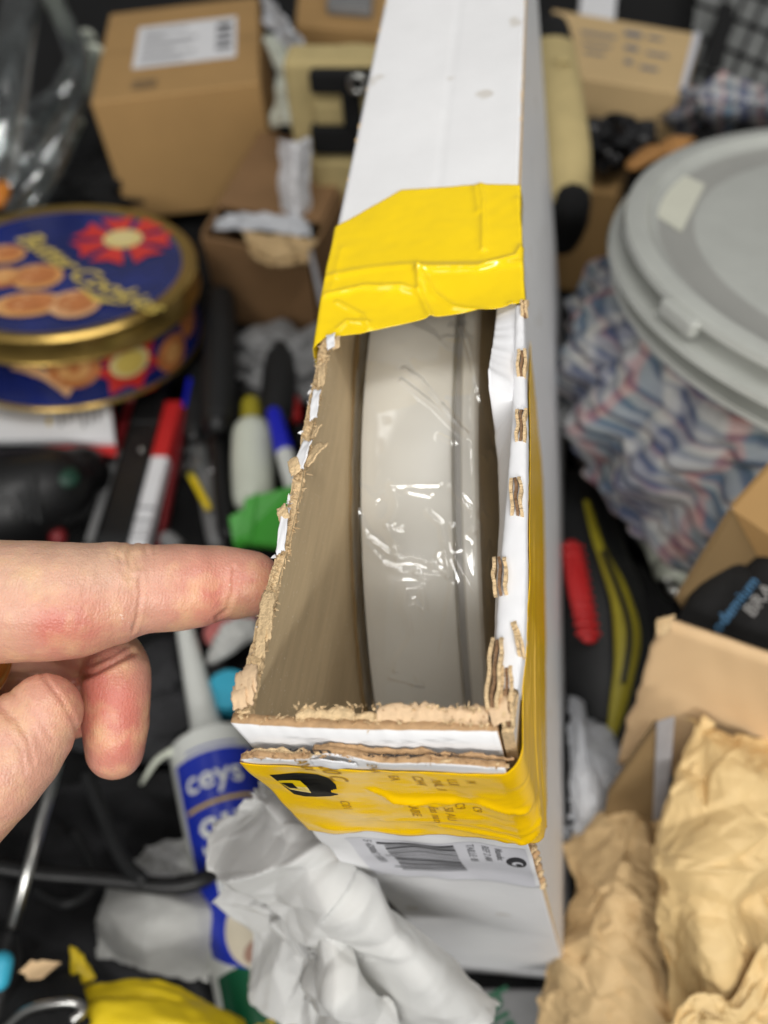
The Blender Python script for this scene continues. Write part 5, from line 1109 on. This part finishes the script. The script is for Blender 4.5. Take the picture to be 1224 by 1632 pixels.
# --- black tool with red grip and yellow trim, rods, bag
pt = empty('trimmed_tool', 'black tool with ribbed red grip and yellow green trim right of the white carton', 'tool', base([at(950, 1180, .01)]))
tube('body', [at(915, 790, .03), at(930, 880, .04), at(950, 980, .045), at(965, 1080, .04), at(960, 1190, .03)], [.018, .026, .030, .028, .02], M_brub, pt, 24, 5)
gr = tube('red_grip', [at(912, 870, .072), at(920, 930, .078), at(938, 1012, .078)], [.0045, .0058, .005], M_red, pt, 16, 5, flat=(.6, 1.1))
for k in range(11):
    c = lerp(at(912, 872, .0755), at(938, 1010, .0825), k / 10); tube('grip_rib', [c - RW[0] * .006, c + np.array([0, 0, .0012]), c + RW[0] * .006], .0011, M_red, gr, 6, 2)
tube('yellow_trim', [at(935, 800, .066), at(955, 870, .074), at(985, 940, .078), at(1000, 1010, .078), at(992, 1090, .072), at(970, 1190, .055)], [.002, .003, .0055, .007, .005, .002], M_ylime, pt, 12, 5, flat=(.5, 1.1))
tube('trim_groove', [at(962, 880, .080), at(990, 950, .084), at(1004, 1012, .084), at(994, 1085, .078)], .0016, M_bpl, pt, 8, 4)
tube('lower_pad', [at(1000, 930, .04), at(1030, 1000, .04), at(1010, 1080, .03)], [.014, .018, .012], M_bfab, pt, 16, 4)
for a, b, r, m_, lb in [((985, 742), (1070, 935), .0055, M_steel, 'long steel rod between the plaid shirt and the open carton'), ((1020, 790), (1068, 905), .0105, M_trans, 'pale milky plastic tube lying beside the steel rod')]:
    e = empty('rod', lb, 'rod', base([at(*b, .03)])); tube('rod_shaft', [at(*a, .035), at(*b, .045)], r, m_, e, 16, 2, cap=False); tube('rod_end', [at(*b, .045), lerp(at(*b, .045), at(*a, .035), -.02)], r * 1.05, m_, e, 16, 1)
wbg = paper('plastic_bag', [[at(908, 1105, .06), at(940, 1130, .06), at(988, 1190, .05)], [at(908, 1210, .08), at(945, 1220, .085), at(985, 1250, .07)], [at(908, 1340, .06), at(940, 1350, .07), at(975, 1340, .06)]], M_bag, None, 70, 80, .0060, None, 0.04, .0003, 81); tag(wbg, 'white plastic bag squeezed against the right side of the white carton', 'plastic bag')
lump('grey_shoe', 'dull grey brown cloth bundle below the plaid shirt beside the white carton', 'cloth', at(945, 640, .03), .035, mat('taupe_cloth', (112, 104, 98), .9, .15, 80, .3, 400), 17, (.7, 1.5, .6))

# --- tool bag, paper, cable and screwdriver, lower left
tb_ = empty('black_yellow_bag', 'black and yellow tool bag with steel ring in the bottom left corner', 'bag', base([at(100, 1640, .02)]))
paper('black_panel', [[dep(-60, 1500, .42), dep(60, 1545, .41), dep(125, 1535, .415)], [dep(-60, 1600, .39), dep(60, 1600, .38), dep(135, 1600, .385)], [dep(-60, 1740, .37), dep(60, 1740, .36), dep(150, 1740, .365)]], M_bfab, tb_, 40, 40, .003, None, 0.02, .002, 91, smooth=True)
paper('yellow_panel', [[dep(118, 1568, .405), dep(220, 1562, .398), dep(320, 1590, .398), dep(386, 1625, .405)], [dep(124, 1620, .385), dep(220, 1630, .378), dep(320, 1650, .38), dep(396, 1680, .39)], [dep(130, 1740, .37), dep(220, 1740, .365), dep(320, 1740, .37), dep(390, 1740, .38)]], M_yel, tb_, 50, 40, .003, None, 0.02, .002, 92, smooth=True)
paper('yellow_tab', [[dep(113, 1508, .41), dep(130, 1520, .41)], [dep(116, 1575, .405), dep(150, 1560, .405)]], M_yel, tb_, 10, 10, .002, None, 0.04, .002, 93, linear=True)
tube('steel_ring', [dep(-10, 1660, .372), dep(40, 1612, .368), dep(95, 1598, .366), dep(124, 1600, .366), dep(131, 1613, .364), dep(118, 1624, .362)], .0019, M_steel, tb_, 12, 6)
flatpoly('peeled_label', [dep(px, py, .385) for px, py in [(30, 1549), (40, 1540), (50, 1530), (60, 1533), (66, 1530), (98, 1534), (84, 1545), (66, 1560), (44, 1562), (40, 1553)]], M_flap, tb_, True)
bgf = paper('black_bag', [[at(-80, 1210, .05), at(120, 1240, .03), at(330, 1230, .01)], [at(-80, 1400, .06), at(120, 1400, .04), at(330, 1400, .012)], [at(-80, 1560, .05), at(120, 1560, .035), at(330, 1600, .01)]], mat('worn_black_fabric', (26, 26, 28), .9, .3, 60, .6, 700), None, 70, 60, .010, None, 0.02, .002, 94, smooth=True); tag(bgf, 'black fabric bag lying flat on the floor under the hand', 'bag')
sdv = empty('long_screwdriver', 'screwdriver with long pale steel shaft below the thumb', 'screwdriver', base([at(10, 1560, .06)]))
tube('shaft', [dep(92, 1215, .43), dep(14, 1500, .40)], .0026, M_steel, sdv, 14, 2, cap=False); tube('handle', [dep(15, 1495, .40), dep(4, 1545, .395), dep(-12, 1620, .385)], [.0045, .0085, .0085], M_bpl, sdv, 18, 3)
tube('handle_stripe', [dep(3, 1535, .387), dep(-2, 1560, .385)], .005, M_cyan, sdv, 12, 1)
cb = tube('black_cable', [at(-40, 1375, .075), at(60, 1392, .07), at(180, 1402, .06), at(270, 1412, .058), at(330, 1398, .055), at(345, 1370, .05), at(330, 1340, .04)], .0042, M_bpl, None, 14, 8); tag(cb, 'thick black cable curving across the floor to the cartridge', 'cable')
cb2 = tube('black_cable', [at(140, 1240, .05), at(165, 1300, .055), at(195, 1368, .06), at(225, 1400, .065)], .0036, M_brub, None, 14, 8); tag(cb2, 'second black cable hanging down behind the middle finger', 'cable')
wp1 = paper('crumpled_paper', [[at(175, 1412, .04), at(260, 1402, .045), at(338, 1420, .04)], [at(150, 1470, .045), at(250, 1470, .055), at(350, 1460, .045)], [at(145, 1525, .04), at(240, 1550, .05), at(335, 1570, .04)]], M_tissue2, None, 90, 70, .0080, None, 0.02, .0004, 95, (1, 1), lev=((2, 1.0), (5, .34), (11, .06))); tag(wp1, 'crumpled off-white paper lying above the yellow bag panel', 'paper')
wp2 = paper('crumpled_paper', [[at(208, 1380, .035), at(255, 1340, .04), at(318, 1335, .035)], [at(215, 1400, .035), at(260, 1398, .04), at(322, 1392, .035)]], M_tissue, None, 50, 26, .004, None, 0.04, .0004, 96, (1, .5)); tag(wp2, 'smaller white paper piece behind the thick black cable', 'paper')

# --- small dark odds and ends filling the gaps
def coil(name, label, pts, r, m_):
    return tag(tube(name, [at(*q) for q in pts], r, m_, None, 12, 6), label, 'cable')
coil('grey_cable', 'thin dark grey cable loop beside the long screwdriver', [(60, 1420, .06), (100, 1440, .065), (135, 1425, .06), (150, 1390, .055), (120, 1330, .05)], .0024, M_brub)
for (a_, b_, r_, m_, lb) in [((268, 860), (318, 905), .006, M_mgrey, 'grey plastic rod just above the index finger'), ((345, 700), (352, 760), .005, M_steel, 'short shiny steel shaft between two black tool handles'), ((475, 690), (500, 760), .007, M_bpl, 'black plastic stick behind the left rim of the carton'), ((120, 585), (185, 600), .006, M_brub, 'black rubber rod under the front of the cookie tin')]:
    e = empty('loose_rod', lb, 'rod', base([at(*b_, .02)])); tube('rod_shaft', [at(*a_, .03), at(*b_, .026)], r_, m_, e, 14, 2); tube('rod_collar', [lerp(at(*a_, .03), at(*b_, .026), .45), lerp(at(*a_, .03), at(*b_, .026), .55)], r_ * 1.15, M_bpl, e, 14, 1)
lump('black_pouch', 'soft black pouch lying between the hoses and the shipping carton', 'pouch', at(165, 300, .03), .045, M_bfab, 33, (1, 1, .6))
lump('dark_rag', 'dark grey rag lying on the black bag behind the cartridge nozzle', 'rag', at(240, 1120, .015), .035, mat('dark_rag_cloth', (44, 44, 46), .95, .25, 80, .5, 500), 35, (1.3, 1, .45))
lump('dark_rag', 'small dark rag on the floor right of the black tool with yellow trim', 'rag', at(1040, 900, .01), .03, M_bfab, 37, (1, 1.4, .5))
